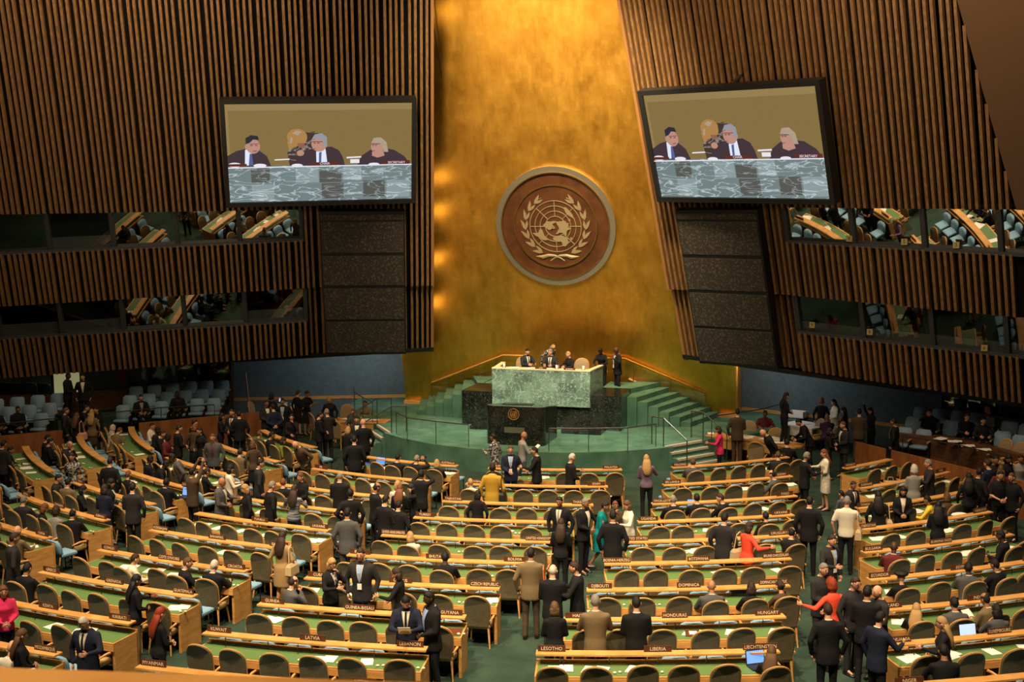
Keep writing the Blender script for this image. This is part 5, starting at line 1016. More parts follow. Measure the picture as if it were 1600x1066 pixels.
# crop x y stance arms heading sex top bottom hair skin extras | label     (crop = quarter-sized window of the photograph)
PEOPLE = '''
1 425 88 s cc 100 m jK pK sk d z=.0 | man in dark coat with folded hands before the lit doorway, left gallery
1 515 95 s dd 170 m jKW pK sk l z=.0 | man in open dark jacket with pale shirt standing by the left gallery aisle
1 412 305 s dd 70 m jDS pK sb l - | brown-haired man in dark suit standing next to the pink bag woman
1 478 338 s dd 20 f bK sK lb l bag=pR | brown-haired woman in black with pink bag on her shoulder
1 572 318 s dd 0 f JI sB ly l - | blonde woman in grey-tan jacket and skirt seen from behind
1 538 288 s gg 80 m jKW pK sk l - | dark-haired man facing right behind the blonde in the tan jacket
1 600 300 s cc 200 f bK sK lk l - | black-haired woman half hidden behind the blonde in the tan jacket
1 125 498 t rr 80 m jK pK sk m phone=R blue | dark-haired man in black reading a phone, far left rows
1 272 525 t ll 60 m jKL pK sk l - blue | seated man in dark suit and pale blue shirt at far left desks
1 342 468 t gg 70 m jK pK sk l - blue | seated man in black leaning to his right at far left desks
1 408 525 t ff 190 m jDW pK rg l nod=20 | grey-haired man with hand to chin turned back, far left desks
1 447 588 s dd 180 f b# pK ln l - | long-haired woman in patterned grey top facing the camera
1 695 432 t kk 20 f bW pK hM l - | seated woman in pale headscarf beside the man in brown, far left
1 728 448 t kk 30 m jI pB sb l ln=25 | man in brown jacket bent over papers, far left desk
1 938 398 t rr 100 f JW pK sn l paper=M blue | dark-haired woman in white jacket reading papers by red partition
1 1020 402 t ll 170 m jKW pK sk d - blue | seated dark-suited man right of the white-jacketed reader
1 1065 418 t ll 150 m jA pK sk d - blue | seated man in dark maroon near the red partition
1 1142 350 t gg 90 m jKWA pK sn l - | seated man with red tie near the red partition
1 1118 412 s cc 60 m jKW pK sk l - | black-haired man with white collar standing in the left crowd
1 1215 378 s dd 60 m jK pK sk l - | dark-coated man from behind in middle of the left crowd
1 1250 428 s dc 220 f dK - lk l - | black-haired woman in black dress, hand low, left crowd
1 1283 400 s dd 20 f bB sK ma l - | auburn-haired woman at back of the left crowd
1 1328 468 s dd 180 m jGGA pK sb l - | man in grey suit and dark red tie facing the camera, left side
1 1385 340 s cc 80 f bK pK mk l - | dark-haired woman facing the red-tied man by the red partition
1 1447 315 s cc 190 m jDWA pK sn l - | man with red tie facing us between two dark backs by partition
1 1492 326 s dd 340 m jK pK sk l - | broad man in black seen from behind by the left partition
1 22 508 s cc 30 m jD pK sk m - | man in dark coat at the extreme left edge, upper rows
1 155 768 t kk 10 m jD pK sg l - | seated grey-haired man seen from behind, left edge rows
1 222 828 t ll 60 f bK pK ma l - | auburn-haired woman in profile seated at the left edge rows
1 328 730 t ll 170 m jDG pK sk l hd=0 | smiling young man in dark suit turned towards the camera, left rows
1 318 822 t kk 10 f JS pK cn l - | woman with dark curly hair and pale grey top from behind
1 402 742 t ll 20 m jI pK sk l - | seated person in olive jacket beside the pale-topped curly woman
1 432 858 t kk 0 m jK pK rk m - | dark suited man with thinning hair seated, left rows
1 492 830 t gg 70 f JKW pK mk l - | woman in black with white collar seated facing right, left rows
1 28 950 t rr 80 m jG pD sg l glasses | man with glasses seated at the left edge, facing right
1 150 1022 t kk 20 m bI pK bk l - | bald seated man at the left edge beside the bespectacled man
1 612 795 s cc 10 f dN - mn l - | woman in navy dress seen from behind in left aisle
1 690 750 s cc 80 f JKW pK mk l - | dark-haired woman in black suit, white collar, beside navy dress
1 828 775 s cd 0 m jD pD sk l - | man in charcoal suit standing with his back to us, left rows
1 672 618 s dd 10 m jK pK sk l - | dark-coated person from behind above the woman in navy
1 800 632 t kk 10 f bK pK sa l - | red-brown-haired person seated, only the head showing, left rows
1 942 588 t rr 60 m jK pK sk d - blue | seated dark man reading beside the grey-suited bending man
1 1008 545 t gg 200 m jKW pK sk d ln=20 blue | man in black suit reaching to his side over the desk
1 1068 590 w hh 250 m jGW pG sk d ln=22 | bending man in mid-grey suit, hand on hip
1 1065 775 t kk 20 m jK pK sk d - | dark-suited man typing on a laptop at the desk end
1 1208 680 s UU 40 m jB pK sk m nod=-10 | man in brown jacket holding a camera up with both arms
1 1368 678 t kk 60 f bK pK un l - | woman with pinned-up dark hair seated behind the photographer
1 1440 662 s rr 70 f JW pK mk l phone=M | black-haired woman in white jacket using a phone
1 1385 742 s gc 100 m jGW pG bk m - | bald man in grey suit clasping his hands
1 1532 785 s dk 250 f JK sW my l - | woman with blond bob, black jacket and white skirt leaning on shelf
1 1490 540 t cc 330 m jI pK sn l - | seated man in olive-brown suit behind the bald man
1 1590 510 s dd 330 f bB sK mb l - | brown-haired person standing behind the green-sweater woman
1 1160 5 s cd 180 m jK pK sk l z=.1 deep | person in black standing behind the booth glass, left gallery
1 960 80 u kk 180 m jK pK sk l z=.1 deep | person seated behind the booth glass, left gallery
1 1140 238 u ll 175 m jK pK sk d gal | man in dark suit seated on a right-hand blue seat, left gallery
1 842 248 u ll 150 m jKS pK sk l gal | man in dark jacket sitting on the left end blue seats, left gallery
1 150 342 u cc 120 m jK pK sk m gal | shadowed man seated with hands together, outer left gallery
1 30 335 u ll 120 m jK pK sk m gal | shadowed person at the very left of the gallery seats
2 95 222 s dd 0 f bK pK ck l - | curly black-haired woman by the blue wall behind the officials
2 66 258 s cc 150 m jDW pD sk m - | man in grey suit at the left of the officials' group
2 105 282 s bb 330 m jN pD sk l - | man in navy suit holding papers behind his back
2 165 248 s dd 180 m jKW pK sk m badge | young man in black suit with white lanyard and badge
2 262 198 s dd 40 f dK - sn l - | person in dark dress behind the woman holding papers
2 312 200 s rr 130 f dK - un m paper=M | woman in black robe with necklace reading papers
2 457 236 s dd 180 f bK sK ly l - | woman with long curly blond hair in black near officers' table
2 262 308 t ff 170 f bK pK mk m - | dark-haired woman sitting by the curved first-row shelf
2 222 345 s fc 170 f dK - lk l - | black-haired woman with hand on her cheek, arms folded
2 442 312 s cg 330 m jD pD sg l H=1.8 | grey-haired man in dark suit with his back turned, front aisle
2 400 330 s cc 70 m jK pK sk l - | dark man half hidden by the grey-haired man, front aisle
2 682 262 t kk 200 f JI sB sn m nosnap | woman in beige suit sitting at the officers' table
2 608 312 t kk 200 m jG pG sb l nosnap | man in grey seated at the near side of officers' table
2 630 358 s cc 180 m jDW pD sk l - | dark-haired man in grey suit facing us by the stage steps
2 575 425 s cc 20 f bK pK my l H=1.6 | blonde woman in black, back to us, by the stage steps
2 668 376 s dd 340 m jK pK br l H=1.84 | tall bald man in black suit by the left stage steps
2 612 480 s dd 350 m jK pK sk l H=1.8 | stout man in black standing at the first row, left of the aisle
2 12 512 t kk 20 f bB pK sb l - | brown-haired head behind the man in profile, first rows left
2 62 522 t ll 60 m jKW pK sk m - | dark-haired man seated left of the green sweater woman
2 132 530 t ll 80 f bO pK mn l paper=M | woman in olive green sweater holding a sheet
2 240 515 s hh 220 m jB pB br l ln=28 | bald man in brown suit bending over the first row desk end
2 50 622 s dd 70 m jDWS pD sk l - | man in dark suit and grey tie walking right, second row left
2 232 675 t gg 280 m jK pK sa l - | red-brown-haired seated man reaching left, second row
2 278 712 s cc 220 f bK sS lb l - | young woman with long brown hair in black cardigan
2 100 765 s dd 60 m jK pK sg l - | grey-haired man in black suit standing among the left rows
2 242 790 s gg 10 f b% pK ln l - | woman in black and silver striped jacket from behind
2 525 706 s cc 10 m jK pK rg l H=1.78 | stout balding man in black leaning at the third row
2 588 810 s hd 350 m jK pK sk d - | dark-skinned man in black suit seen from behind
2 570 930 s dd 0 m jG pG sk m H=1.8 | man in grey suit with his back to us at the row end
2 880 648 t kk 20 m jK pK sk l - | dark-haired man in black seated near the photographers
2 965 626 t uu 30 m jKW pK sg l camera nod=0 | grey-haired man photographing towards the stage
2 1116 660 t kk 0 f JK pK my l - | blonde woman in black seated in the first row at the aisle
2 1032 692 s uu 10 m jK pK sk d camera ln=5 | dark man in black suit raising a camera by the aisle
2 885 762 s cc 10 f bW pK my l H=1.6 | blonde woman behind the long auburn hair, left of the centre aisle
2 898 785 s cc 10 f bK pK la l H=1.62 | woman with long auburn hair, back to us, near centre aisle
2 755 775 s cc 60 m jK pK rk m - | balding man in profile in the dark group left of aisle
2 970 782 s pd 250 f bK pK mk l H=1.6 | woman on the telephone in the dark group near aisle
2 812 850 s dd 30 m jK pK sk l - | black-haired man in black suit, left of the dark group
2 850 905 s dd 20 m jK pK sk l H=1.66 | dark-clothed man at the foot of the dark group near aisle
2 940 1000 t kk 340 f JW pK my l - | blonde woman in cream jacket seated at the fifth row end
2 1482 466 s rd 300 m b# pI sk m H=1.72 | man in black and white plaid shirt near the lectern
2 1478 655 s dd 10 m jU pK sk d bag=kR H=1.8 | man in mustard yellow jacket in the centre aisle
2 1402 785 t ff 340 f bW pK sy l - | blond person in white, second row behind mustard jacket
2 1385 822 s dd 10 f JK pK mk m H=1.55 | short black-haired woman in black before the white-clad blond
3 15 515 s dc 180 m jNWA pN sb l badge H=1.78 | man in navy suit and red tie facing us before the lectern
3 75 456 s rr 70 m bS pG br m paper=M z=-.7 | brown-skinned bald man in grey checks holding a white sheet
3 142 550 s gc 280 m jKW pK sk l - | black-suited man in profile facing left before the first row
3 376 600 s gc 70 m jK pK sw l - | white-haired man in black suit typing on a phone, first row
3 840 600 s cg 0 f bV pK ly l H=1.72 | woman with long fair hair, lavender top and black trousers
3 300 830 s dd 200 m jKWS pK sk m - | dark-haired man with tie walking toward us, front centre
3 458 870 s gc 130 m jKW pK sg m - | grey-haired man in black suit left of the teal coat
3 585 892 w cc 100 f cE - sk m ln=10 | woman in long teal coat
3 645 888 s cf 170 f bB pK sa m H=1.6 | woman with hand at her mouth between teal coat and beige jacket
3 708 885 s gc 250 f JW pK mb l H=1.62 | brown-haired woman in beige jacket facing left
3 632 945 s dd 10 m jK pK sk m H=1.84 | large man in black suit standing back to us, right of centre
3 308 975 s cc 10 f bK pK ln m H=1.66 | woman with long dark hair in black suit from behind
3 1290 422 s gd 280 f JM pK mn l H=1.62 | woman in magenta jacket at the right stage steps
3 1410 312 s dc 10 m jB pB sk l H=1.82 | tall man in dark brown suit by the right officers' table
3 1582 322 t gg 190 m jA pK sk m nosnap | man with dark face seated behind right officers' table
3 1562 440 s dd 260 m jK pK br l ln=30 | bald man in black bending over near the right table
3 1125 636 t kk 10 m jG pG sb l - | man in light grey suit seated at the first row left end
3 1015 850 t kk 0 m jK pK rg l - | balding grey man in black seated at third row left end
3 1168 850 t kk 0 m jK pK sk l - | black-haired man in the middle of three, facing a laptop
3 1302 845 t kk 300 m jK pK sn l hd=-30 | rightmost of three seated black suits, turned left
7 1330 3 w dd 30 m jD pK sk l - | man in dark suit walking along the fifth row, right section
7 1500 72 w go 60 f JR pB mn l bag=tL | woman in coral red jacket with cream bag
7 1548 -10 t ll 0 f bK pK sk l - | dark seated head with black jacket right of coral jacket
0 821 546 u kk 150 m jDWN pK sk l dais nod=15 | black-haired man in dark suit at the left of rostrum
0 849 538 s cd 150 f b# pK my l dais2 ln=38 | stooping blonde woman whispering behind the rostrum
0 861 546 u kk 200 m jDWN pK sg l dais hd=25 | grey-haired chairman in the middle of the rostrum
0 891 553 u kk 230 f bK pK sy l dais hd=20 | fair-haired woman in black at the right of rostrum
0 938 543 s kk 200 f bK pK uk d Y=2.3 ln=18 | woman in black leaning on the right end of rostrum
0 963 542 s ed 250 m jKW pK bk d Y=2.3 badge | bald dark-skinned man in black suit on the dais steps
4 115 212 s cc 80 f bK pK lk l z=0 | slim black-haired woman standing by the white box, right wall
4 335 245 s dd 10 f bK sK ca l - | auburn curly-haired woman in black from behind, far right tables
4 412 253 s cc 260 f JW sW lk l - | woman with long black hair in cream jacket by the blue wall
4 475 305 s cc 300 f bK pK mk l - | dark-haired person beside the cream jacket at the blue wall
4 572 312 s cc 20 m jB pB sk l - | man in brown suit seen from behind at the right partition
4 642 306 s xU 250 f bK pK mk l - | woman in black lifting one arm above her head
4 185 375 s gg 270 m jK pK sk l ln=28 | black-haired man bending over the papers, right tables
4 370 346 t ff 10 m bP pK bk m nosnap | person in dark purple seated from behind, right tables
4 385 432 s cc 90 f bK sK mk l H=1.6 | short woman in black talking to the man with flower
4 470 392 s cg 260 m jDW pD sb l - | man in dark suit with pale collar facing left, right group
4 785 372 s dd 300 m jKW pK sk m - | dark man standing alone by the right partition gap
4 990 330 u uu 200 m jK pK sk m gal | person raising both hands to the face in the right gallery
4 1190 375 u kk 170 m jK pK sb l gal | brown-haired man seated leaning forward, right gallery
4 1232 405 u kk 190 m jK pK sk l gal | dark-haired person beside the leaning man, right gallery
4 1322 386 u ll 10 m jG pK bk l gal | bald man in grey seen from behind, right gallery
4 95 500 t kk 20 m jK pK sk l nosnap | black-haired man seated back to us at right officers' table
4 220 575 s cg 80 m jK pK sg m - | grey-haired man in black suit facing the lace dress woman
4 352 566 s cg 270 f d& - la l H=1.7 | woman in cream lace dress with long fair hair
4 20 585 t kk 10 m jD pK sb l - | brown-haired man seated at right end of the first row
4 30 660 t kk 290 m jG pK rk l - | balding man in grey at right end of the second row
4 110 988 t ff 30 m jK pK rk l camera | black-haired photographer crouched at fourth row right end
4 262 858 s dd 20 m jK pK sk l H=1.82 | heavy man in black suit standing in the right aisle
4 565 775 s dd 150 m jDWN pK sn m H=1.55 | man with dark tie at the aisle end of far right rows
4 470 820 s cc 330 f bG pK sk l H=1.35 | small dark-haired person in grey in the right aisle
4 495 858 s dg 20 m tW pK sg l H=1.8 bag=tR | man in white short-sleeved shirt in the right aisle
4 690 828 s dd 10 f JK pK lk l bag=tR | woman with very long black hair and beige tote bag
4 846 798 s cc 190 f JKW pK mk l - | woman in black blazer and white top facing us, far right rows
4 915 668 s cf 10 f JS pS cw l - | woman with big white curls and pale grey suit
4 1002 628 s gc 280 m jD pK sg l - | grey-haired man talking with the white-curled woman
4 980 898 t kk 250 f bY pK sk m - | dark-haired woman in bright yellow, seated
4 1065 890 s cc 10 f bK sK lk l - | woman in black with long black hair right of the yellow top
4 1130 872 t kk 0 f bB pK mb l - | brown-haired seated woman behind the long black hair
4 1190 700 s dd 10 f bK pK lk l - | woman in black from behind by the red partition, far right
4 1232 668 s dd 60 m jK pK sk m - | shadowed man by the red partition, far right
4 1372 628 s dd 330 m jN pK sn l - | man in navy suit among the far right crowd
4 1415 658 s dd 20 f bA pK lb l - | long-haired woman in dark red top, far right crowd
4 1345 730 t ll 170 m b% pA sb l - | man in striped shirt reclining in his seat, far right
4 1455 700 s cc 180 m tK pK sk l H=1.76 | young man in black T-shirt facing us, far right
4 1525 712 s dd 240 m jK pK sb l H=1.74 | man in black by the aisle at the far right
4 1582 600 s dd 180 f dS - sk m - | woman in long pale dress at the right edge
4 1425 605 s dd 180 m jK pK sk m - | shadowed man behind the navy suit, far right crowd
4 1520 600 s cc 170 f bK pK mk m - | dark-haired woman left of the pale dress, right edge
5 18 455 s cc 150 f bM pK la l - | auburn-haired woman in magenta blouse at the left edge
5 88 125 s dd 60 m jD pK sn m H=1.82 | tall man in dark suit standing in the left edge row
5 200 402 t kk 20 m jK pK sk m - | black-haired man seated at the row marked GREECE
5 835 268 t kk 60 f JW pK sn l - | dark-haired woman in cream jacket seated in the seventh row
5 1102 298 t kk 60 m jK pK sb l hd=25 | brown-haired man in black suit near the CROATIA sign
5 1276 338 t kk 20 m jK pK sw l - | white-haired man in black at the end of the CROATIA row
5 850 388 s gc 60 f JK pI lk m H=1.68 | woman with long black hair, black jacket and khaki trousers
5 1000 592 s cc 50 f bK pK lr l H=1.66 | woman with long red hair in black
5 172 710 s cc 60 f JK pK lb l H=1.62 | brown-haired woman in black leather jacket, lower left
5 526 638 s gd 190 m jNWK pK sw l glasses nod=25 | white-haired man with glasses and tie looking down
5 28 935 t kk 20 m bW pK bk l - | person in white at the bottom left corner
6 165 118 s dd 20 f cT - ln l bag=tR | woman with long dark hair in tan trench coat
6 230 400 t ff 60 m jG pG rn l - | balding man in grey suit seated sideways at the aisle
6 472 285 s fr 130 f JK#  pK my l bag=kL | blonde woman with black coat over her arm and scarf
6 685 195 s dd 190 m jDWN pD sn l badge H=1.88 | tall man in grey suit, blue tie and lanyard
6 880 345 s gc 280 f bK pK mn l - | dark-haired woman in black facing the tall man
6 917 530 s rr 180 m jNWK pK sk l paper=M nod=30 H=1.8 | man in dark suit reading a sheet near GUYANA
6 1078 495 s cc 240 m jKL pK sk d H=1.85 | dark-skinned man in black suit facing left, near GUYANA
6 1100 216 t kk 0 m bK pK sk d - | dark head seated just above the BHUTAN sign
7 118 218 s dc 5 m jI pB sk m bag=oR H=1.8 | man in tan jacket with an orange leather shoulder bag
7 256 325 s cc 10 m jK pD rw l H=1.78 | white-haired balding man in dark jacket, back to us
7 390 305 s gg 280 m jK pK sn l H=1.8 | man in black suit gesturing left in the aisle
7 266 560 s cc 0 f JK pK mb l H=1.62 | brown-haired woman in black behind the LESOTHO sign
7 522 527 s rr 0 m jI pB sg l paper=L H=1.82 | grey-haired man in brown suit behind the LESOTHO row
7 777 525 s cc 0 m jK pK sk l H=1.78 | black-haired man in black suit behind the LIBERIA sign
7 1245 360 t kk 0 m jG pK bk m - | bald seated man in grey beside the DOMINICA sign
7 1515 465 t kk 0 f bK pK mn l - | dark bob just above the desk right of the black bag
7 1580 850 t kk 20 f bK pK lb l - | woman with long brown hair at the laptop, LIECHTENSTEIN place
8 110 456 t kg 340 f bB pK un l - | woman in brown with hair tied back, HUNGARY row
8 400 138 s dg 150 m jDU pK sn l badge H=1.8 | man in dark suit with gold lanyard holding paper, right aisle
8 362 325 s dc 150 m jD pD sg l H=1.8 | grey-haired man in dark suit behind the coral jacket
8 398 415 s oc 340 f JR pK cr l H=1.68 | red-haired woman in coral jacket stretching out her arm
8 520 397 s dd 150 m jD pD sn l glasses H=1.8 | man with glasses in grey suit in the lower right aisle
8 622 455 s cc 20 m jK pK sk m H=1.8 | dark-haired man from behind carrying a green folder
8 686 455 s cc 250 m jD pD bk l H=1.74 | bald man at the row end, lower right group
8 375 566 s dd 0 m jK pK sn l H=1.8 | man in black suit seen from behind at the lower right
8 705 616 s dg 60 m jN pK sk l H=1.76 | black-haired man in navy turned to the desk, lower right
8 882 562 t kk 60 f bK pK ly l - | woman with wavy blond hair seated at the ICELAND row
8 990 590 s gc 290 f JK pK ly l H=1.64 | blonde woman in black standing at the LITHUANIA desk
8 922 402 t kk 0 f bK pK Hk l - | person in big round black hat seated at the ECUADOR row
8 1120 532 t kk 0 m jG pK sk m - | black-haired man in grey seated in the ICELAND row
8 1385 540 t rr 330 m jI pK rk m paper=L | balding man in brown reading in the eighth row, far right
8 1330 642 t kk 0 f bG pK mk m - | dark curly-haired woman at a laptop above MADAGASCAR sign
8 1298 343 t kk 10 m jG pK sk d - | dark-haired man in grey suit at the seventh row, far right
8 1382 315 t kk 330 m jK pK sk m - | man in black right of the grey suit, seventh row
8 1375 185 t rr 240 m jKW pK sk d paper=L | dark-skinned man holding up a white sheet, sixth row
8 732 132 t kk 150 m jA pK bk d - | dark bald man seated facing back, fifth row far right
8 1020 1025 t kk 0 m bK pK sk m - | dark head at the lower right edge, last row
'''
ORI = {'0': (0, 0, 1), '1': (0, 560, 4), '2': (400, 560, 4), '3': (800, 560, 4), '4': (1200, 560, 4), '5': (0, 800, 4), '6': (400, 800, 4), '7': (800, 800, 4), '8': (1200, 800, 4)}
TAKEN_OUT = set(); USED = set(); PLACED = []
def wrap(a): return (a+pi) % (2*pi)-pi
def block_at(x, y):
    r = sqrt(x*x+(y-CEN[1])**2); a = atan2(x, CEN[1]-y)
    for sec, (sd_, rows) in SEC.items():
        for k, (xl, xr) in rows.items():
            R = RAD[k-1]
            if R-.35 <= r < (RAD[k]-.35 if k < 10 else R+1.3) and asin(xl/R)-.22/R < a < asin(xr/R)+.22/R: return sec, k, r, a
    return None
for line in PEOPLE.strip().split('\n'):
    head_, label = line.split('|'); fld = head_.split(); label = label.strip()
    c, x, y, stance, arms, hdg, sex, top, bot, hair, skin = fld[:11]; ex = {}
    for e in fld[11:]:
        if e != '-': k_, _, v_ = e.partition('='); ex[k_] = v_
    if len(hair) == 2 and hair[0] == 'b': hair = 'b'+'x'
    if hair[0] == 'b': hair = 'bx'
    ox, oy, sc = ORI[c]; px, py = ox+float(x)/sc, oy+float(y)/sc
    Hh = float(ex.get('H', 1.76 if sex == 'm' else 1.66)); rz = -radians(float(hdg)-16); k = Hh/1.76
    lean = radians(float(ex.get('ln', 6 if stance in 'tu' else 2))); base = float(ex['z']) if 'z' in ex else F
    hy = .03+sin(lean)*.78; hz = (.93+cos(lean)*.83) if stance not in 'tu' else (.5+cos(lean)*.83)
    hy *= k; hz *= k
    fw = Vector((-sin(rz), cos(rz), 0))
    if stance == 't' and 'nosnap' not in ex:
        best = None
        for sl in SLOTS:
            key = (*sl[2], sl[3])
            if key in USED: continue
            f2 = Vector((-sin(sl[1]), cos(sl[1]), 0)); p = sl[0]-f2*(.17 if sl[3] == 'o' else 0); q = topx((p.x+f2.x*hy, p.y+f2.y*hy, F+hz)); dd = (q[0]-px)**2+(q[1]-py)**2+(700 if (sl[3] == 'b') != ('blue' in ex) else 0)
            if best is None or dd < best[0]: best = (dd, sl, key)
        if best is None or best[0] > 45**2: print('SEAT far', label, best and sqrt(best[0])); 
        sl = best[1]; USED.add(best[2]); sl[0] = sl[0]-Vector((-sin(sl[1]), cos(sl[1]), 0))*(.17 if sl[3] == 'o' else 0); rz = sl[1]+max(-.6, min(.6, wrap(rz-sl[1]))); loc = Vector((sl[0].x, sl[0].y, F+.0)); loc += Vector((-sin(sl[1]), cos(sl[1]), 0))*-.02
    elif 'gal' in ex:
        sd_ = -1 if px < 800 else 1; best = None
        for p in GSLOT:
            if p in PLACED: continue
            q = topx((p.x, p.y, p.z+hz)); dd = (q[0]-px)**2+(q[1]-py)**2
            if best is None or dd < best[0]: best = (dd, p)
        loc = best[1].copy(); GSLOT.remove(best[1]); rz = pi-sd_*.381+max(-.6, min(.6, wrap(rz-(pi-sd_*.381))))
    elif 'dais' in ex:
        p = onpl(px, py, (0, 1.2, 2), (0, 1, 0)); loc = Vector((p.x, 1.25, 1.26)); 
    elif 'dais2' in ex:
        p = onpl(px, py, (0, 1.6, 2), (0, 1, 0)); loc = Vector((p.x-.0, 2.05, 1.16))
    elif 'deep' in ex:
        p = onpl(px, py, HP(-1, 12, 7.5, 0), (-.372, .928, 0)); loc = Vector((p.x, p.y, p.z-hz))
    elif 'Y' in ex:
        hp = onpl(px, py, (0, float(ex['Y']), 0), (0, 1, 0)); loc = Vector((hp.x, hp.y, hp.z-hz))-fw*hy; print('Y', loc)
    else:
        hp = onz(px, py, base+hz); loc = Vector((hp.x, hp.y, base))-fw*hy
        b_ = block_at(loc.x, loc.y) if base == F else None
        if b_ and stance != 't':
            sec, kk, r_, a_ = b_; R = RAD[kk-1]; nx = RAD[kk] if kk < 10 else R+1.65
            lo, hi = R+.62, nx-.48
            if r_ < R+.1 and kk > 1: hi2 = R-.48; r2 = hi2 if kk > 1 else r_
            else: r2 = max(lo, min(hi, r_))
            loc.x = CEN[0]+r2*sin(a_); loc.y = CEN[1]-r2*cos(a_)
        if stance != 't':
            for sl in SLOTS:
                if (sl[0]-loc).xy.length < .36: TAKEN_OUT.add((*sl[2], sl[3]))
    for q in PLACED:
        if (q.xy-loc.xy).length < .3 and abs(q.z-loc.z) < .5: 
            dlt = (loc-q); dlt.z = 0; dlt = dlt.normalized() if dlt.length > .01 else Vector((1, 0, 0)); loc = loc+dlt*(.34-(q.xy-loc.xy).length)
    PLACED.append(loc)
    build_person((stance, arms, sex, top, bot, hair, skin, ex), loc, rz, label)
TAKEN_OUT -= USED
run_jobs()
# chairs (a seat someone stands in is pushed aside, so it is left out)
cnt = 0
ORDN = ORD
for p, a, (sec, k, i), kind, rad in SLOTS:
    if (sec, k, i, kind) in TAKEN_OUT: continue
    rn = '%s row, %s' % (ORD[k], SEC[sec][0])
    if kind == 'o': put(OC, 'delegate_chair', 'olive padded chair, %s from left, %s' % (ORD[i+1], rn), 'chair', p, a+random.uniform(-.12, .12), 'olive delegate chairs')
    else: put(BC, 'adviser_chair', 'pale blue chair, %s from left, %s' % (ORD[i+1], rn), 'chair', p, a, 'pale blue adviser chairs')
# ================================================================== TABLES, LAPTOPS AND SMALL THINGS
def table(name, label, c, rz, sx, sy, h, mt, z0=F):
    o = thing(name, label, 'table', (c.x, c.y, z0), rz)
    obj('tabletop', MB().box(-sx/2, sx/2, -sy/2, sy/2, h-.05, h), mt, o)
    obj('apron', MB().box(-sx/2+.03, sx/2-.03, -sy/2+.02, -sy/2+.05, h-.35, h-.05), mt, o)
    for a in (-1, 1):
        for b in (-1, 1): obj('leg', MB().box(a*(sx/2-.06)-.03, a*(sx/2-.06)+.03, b*(sy/2-.06)-.03, b*(sy/2-.06)+.03, 0, h-.05), mt, o)
    return o
TZ = F+.75
paperish = [('papers', 0), ('folder', 1)]
def litter(c, rz, n, desc, seed):
    q = random.Random(seed)
    for i in range(n):
        x, y = q.uniform(-.7, .7), q.uniform(-.22, .22); p = Vector((c.x+x*cos(rz)-y*sin(rz), c.y+x*sin(rz)+y*cos(rz), TZ+.002+.006*i))
        o = link('paper_stack', paper[1] if i % 2 else paper[0], None, p, rz+q.uniform(-.8, .8)); tag(o, 'white papers lying on '+desc, 'paper', 'papers on '+desc)
def tan_chair(label, px, py, hd, zt=.9, col=None, base=F):
    p = onz(px, py, base+zt); put(OC2, 'tan_chair', label, 'chair', (p.x, p.y, base), -radians(hd-16), 'tan chairs round the officers tables')
OC2 = [(n, me if n != 'backrest' else me.copy()) for n, me in OC]
OC2[0][1].materials.clear(); OC2[0][1].materials.append(mat('tan_back', (.26, .18, .09), .8))
c = onz(566, 657, TZ); table('officers_table', 'oak table with papers at the foot of the left stage steps', c, .12, 1.9, .75, .75, M['wood']); litter(c, .12, 6, 'left officers table', 3)
c = onz(446, 637, TZ); table('officers_table', 'dark table with laptop and white boxes against left blue wall', c, -.3, 1.8, .7, .75, M['wood_dark']); c1 = c
for i, (dx, lb) in enumerate(((-.15, 'left white box on the dark table by the blue wall'), (.55, 'right white box on the dark table by the blue wall'))):
    b = MB(); b.box(-.2, .2, -.15, .15, 0, .2); b.box(-.21, .21, -.16, .16, .17, .2)
    tag(obj('document_box', b, M['paper'], None, (c.x+dx, c.y-.1, TZ), -.2), lb, 'box')
c = onz(1137, 682, TZ); table('officers_table', 'oak table right of the magenta jacket woman', c, -.5, 1.3, .7, .75, M['wood']); litter(c, -.5, 4, 'oak table by magenta jacket', 5)
c = onz(1172, 684, TZ); table('officers_table', 'small oak table with papers behind the tall brown-suited man', c, -.5, .9, .7, .75, M['wood']); litter(c, -.5, 3, 'small oak table behind brown suit', 6)
c = onz(1224, 692, TZ); table('officers_table', 'oak table covered in papers in front of the bending black-haired man', c, -.7, 1.5, .8, .75, M['wood']); litter(c, -.7, 8, 'paper-covered oak table, right', 7)
c = onz(1258, 663, TZ); table('side_table', 'table under a white cloth against the right blue wall', c, -.6, 1.3, 1.0, .75, M['paper']); litter(c, -.6, 4, 'white-clothed table, right wall', 8)
p = onz(1246, 652, TZ); b = MB(); b.box(-.28, .28, -.2, -.18, 0, .22); b.box(-.28, .28, .18, .2, 0, .22); b.box(-.28, -.26, -.2, .2, 0, .22); b.box(.26, .28, -.2, .2, 0, .22); b.box(-.28, .28, -.2, .2, 0, .02)
tag(obj('open_box', b, M['paper'], None, p, -.3), 'open white carton on the cloth-covered table by the right wall', 'box')
for px, py, hd, lb in ((537, 640, 200, 'tan rounded chair behind the left officers table'), (530, 661, 30, 'tan rounded chair before the left officers table, back to us'), (497, 650, 60, 'tan rounded chair left of the grey-haired man in the aisle'),
                       (1168, 667, 200, 'tan rounded chair behind the small oak table, right'), (1213, 678, 190, 'tan rounded chair behind the paper-covered oak table'), (1272, 662, 250, 'tan rounded chair right of the white-clothed table'), (1183, 695, 20, 'tan rounded chair beside the bending bald man'), (402, 634, 100, 'tan rounded chair beside the far left partition end')):
    tan_chair(lb, px, py, hd)
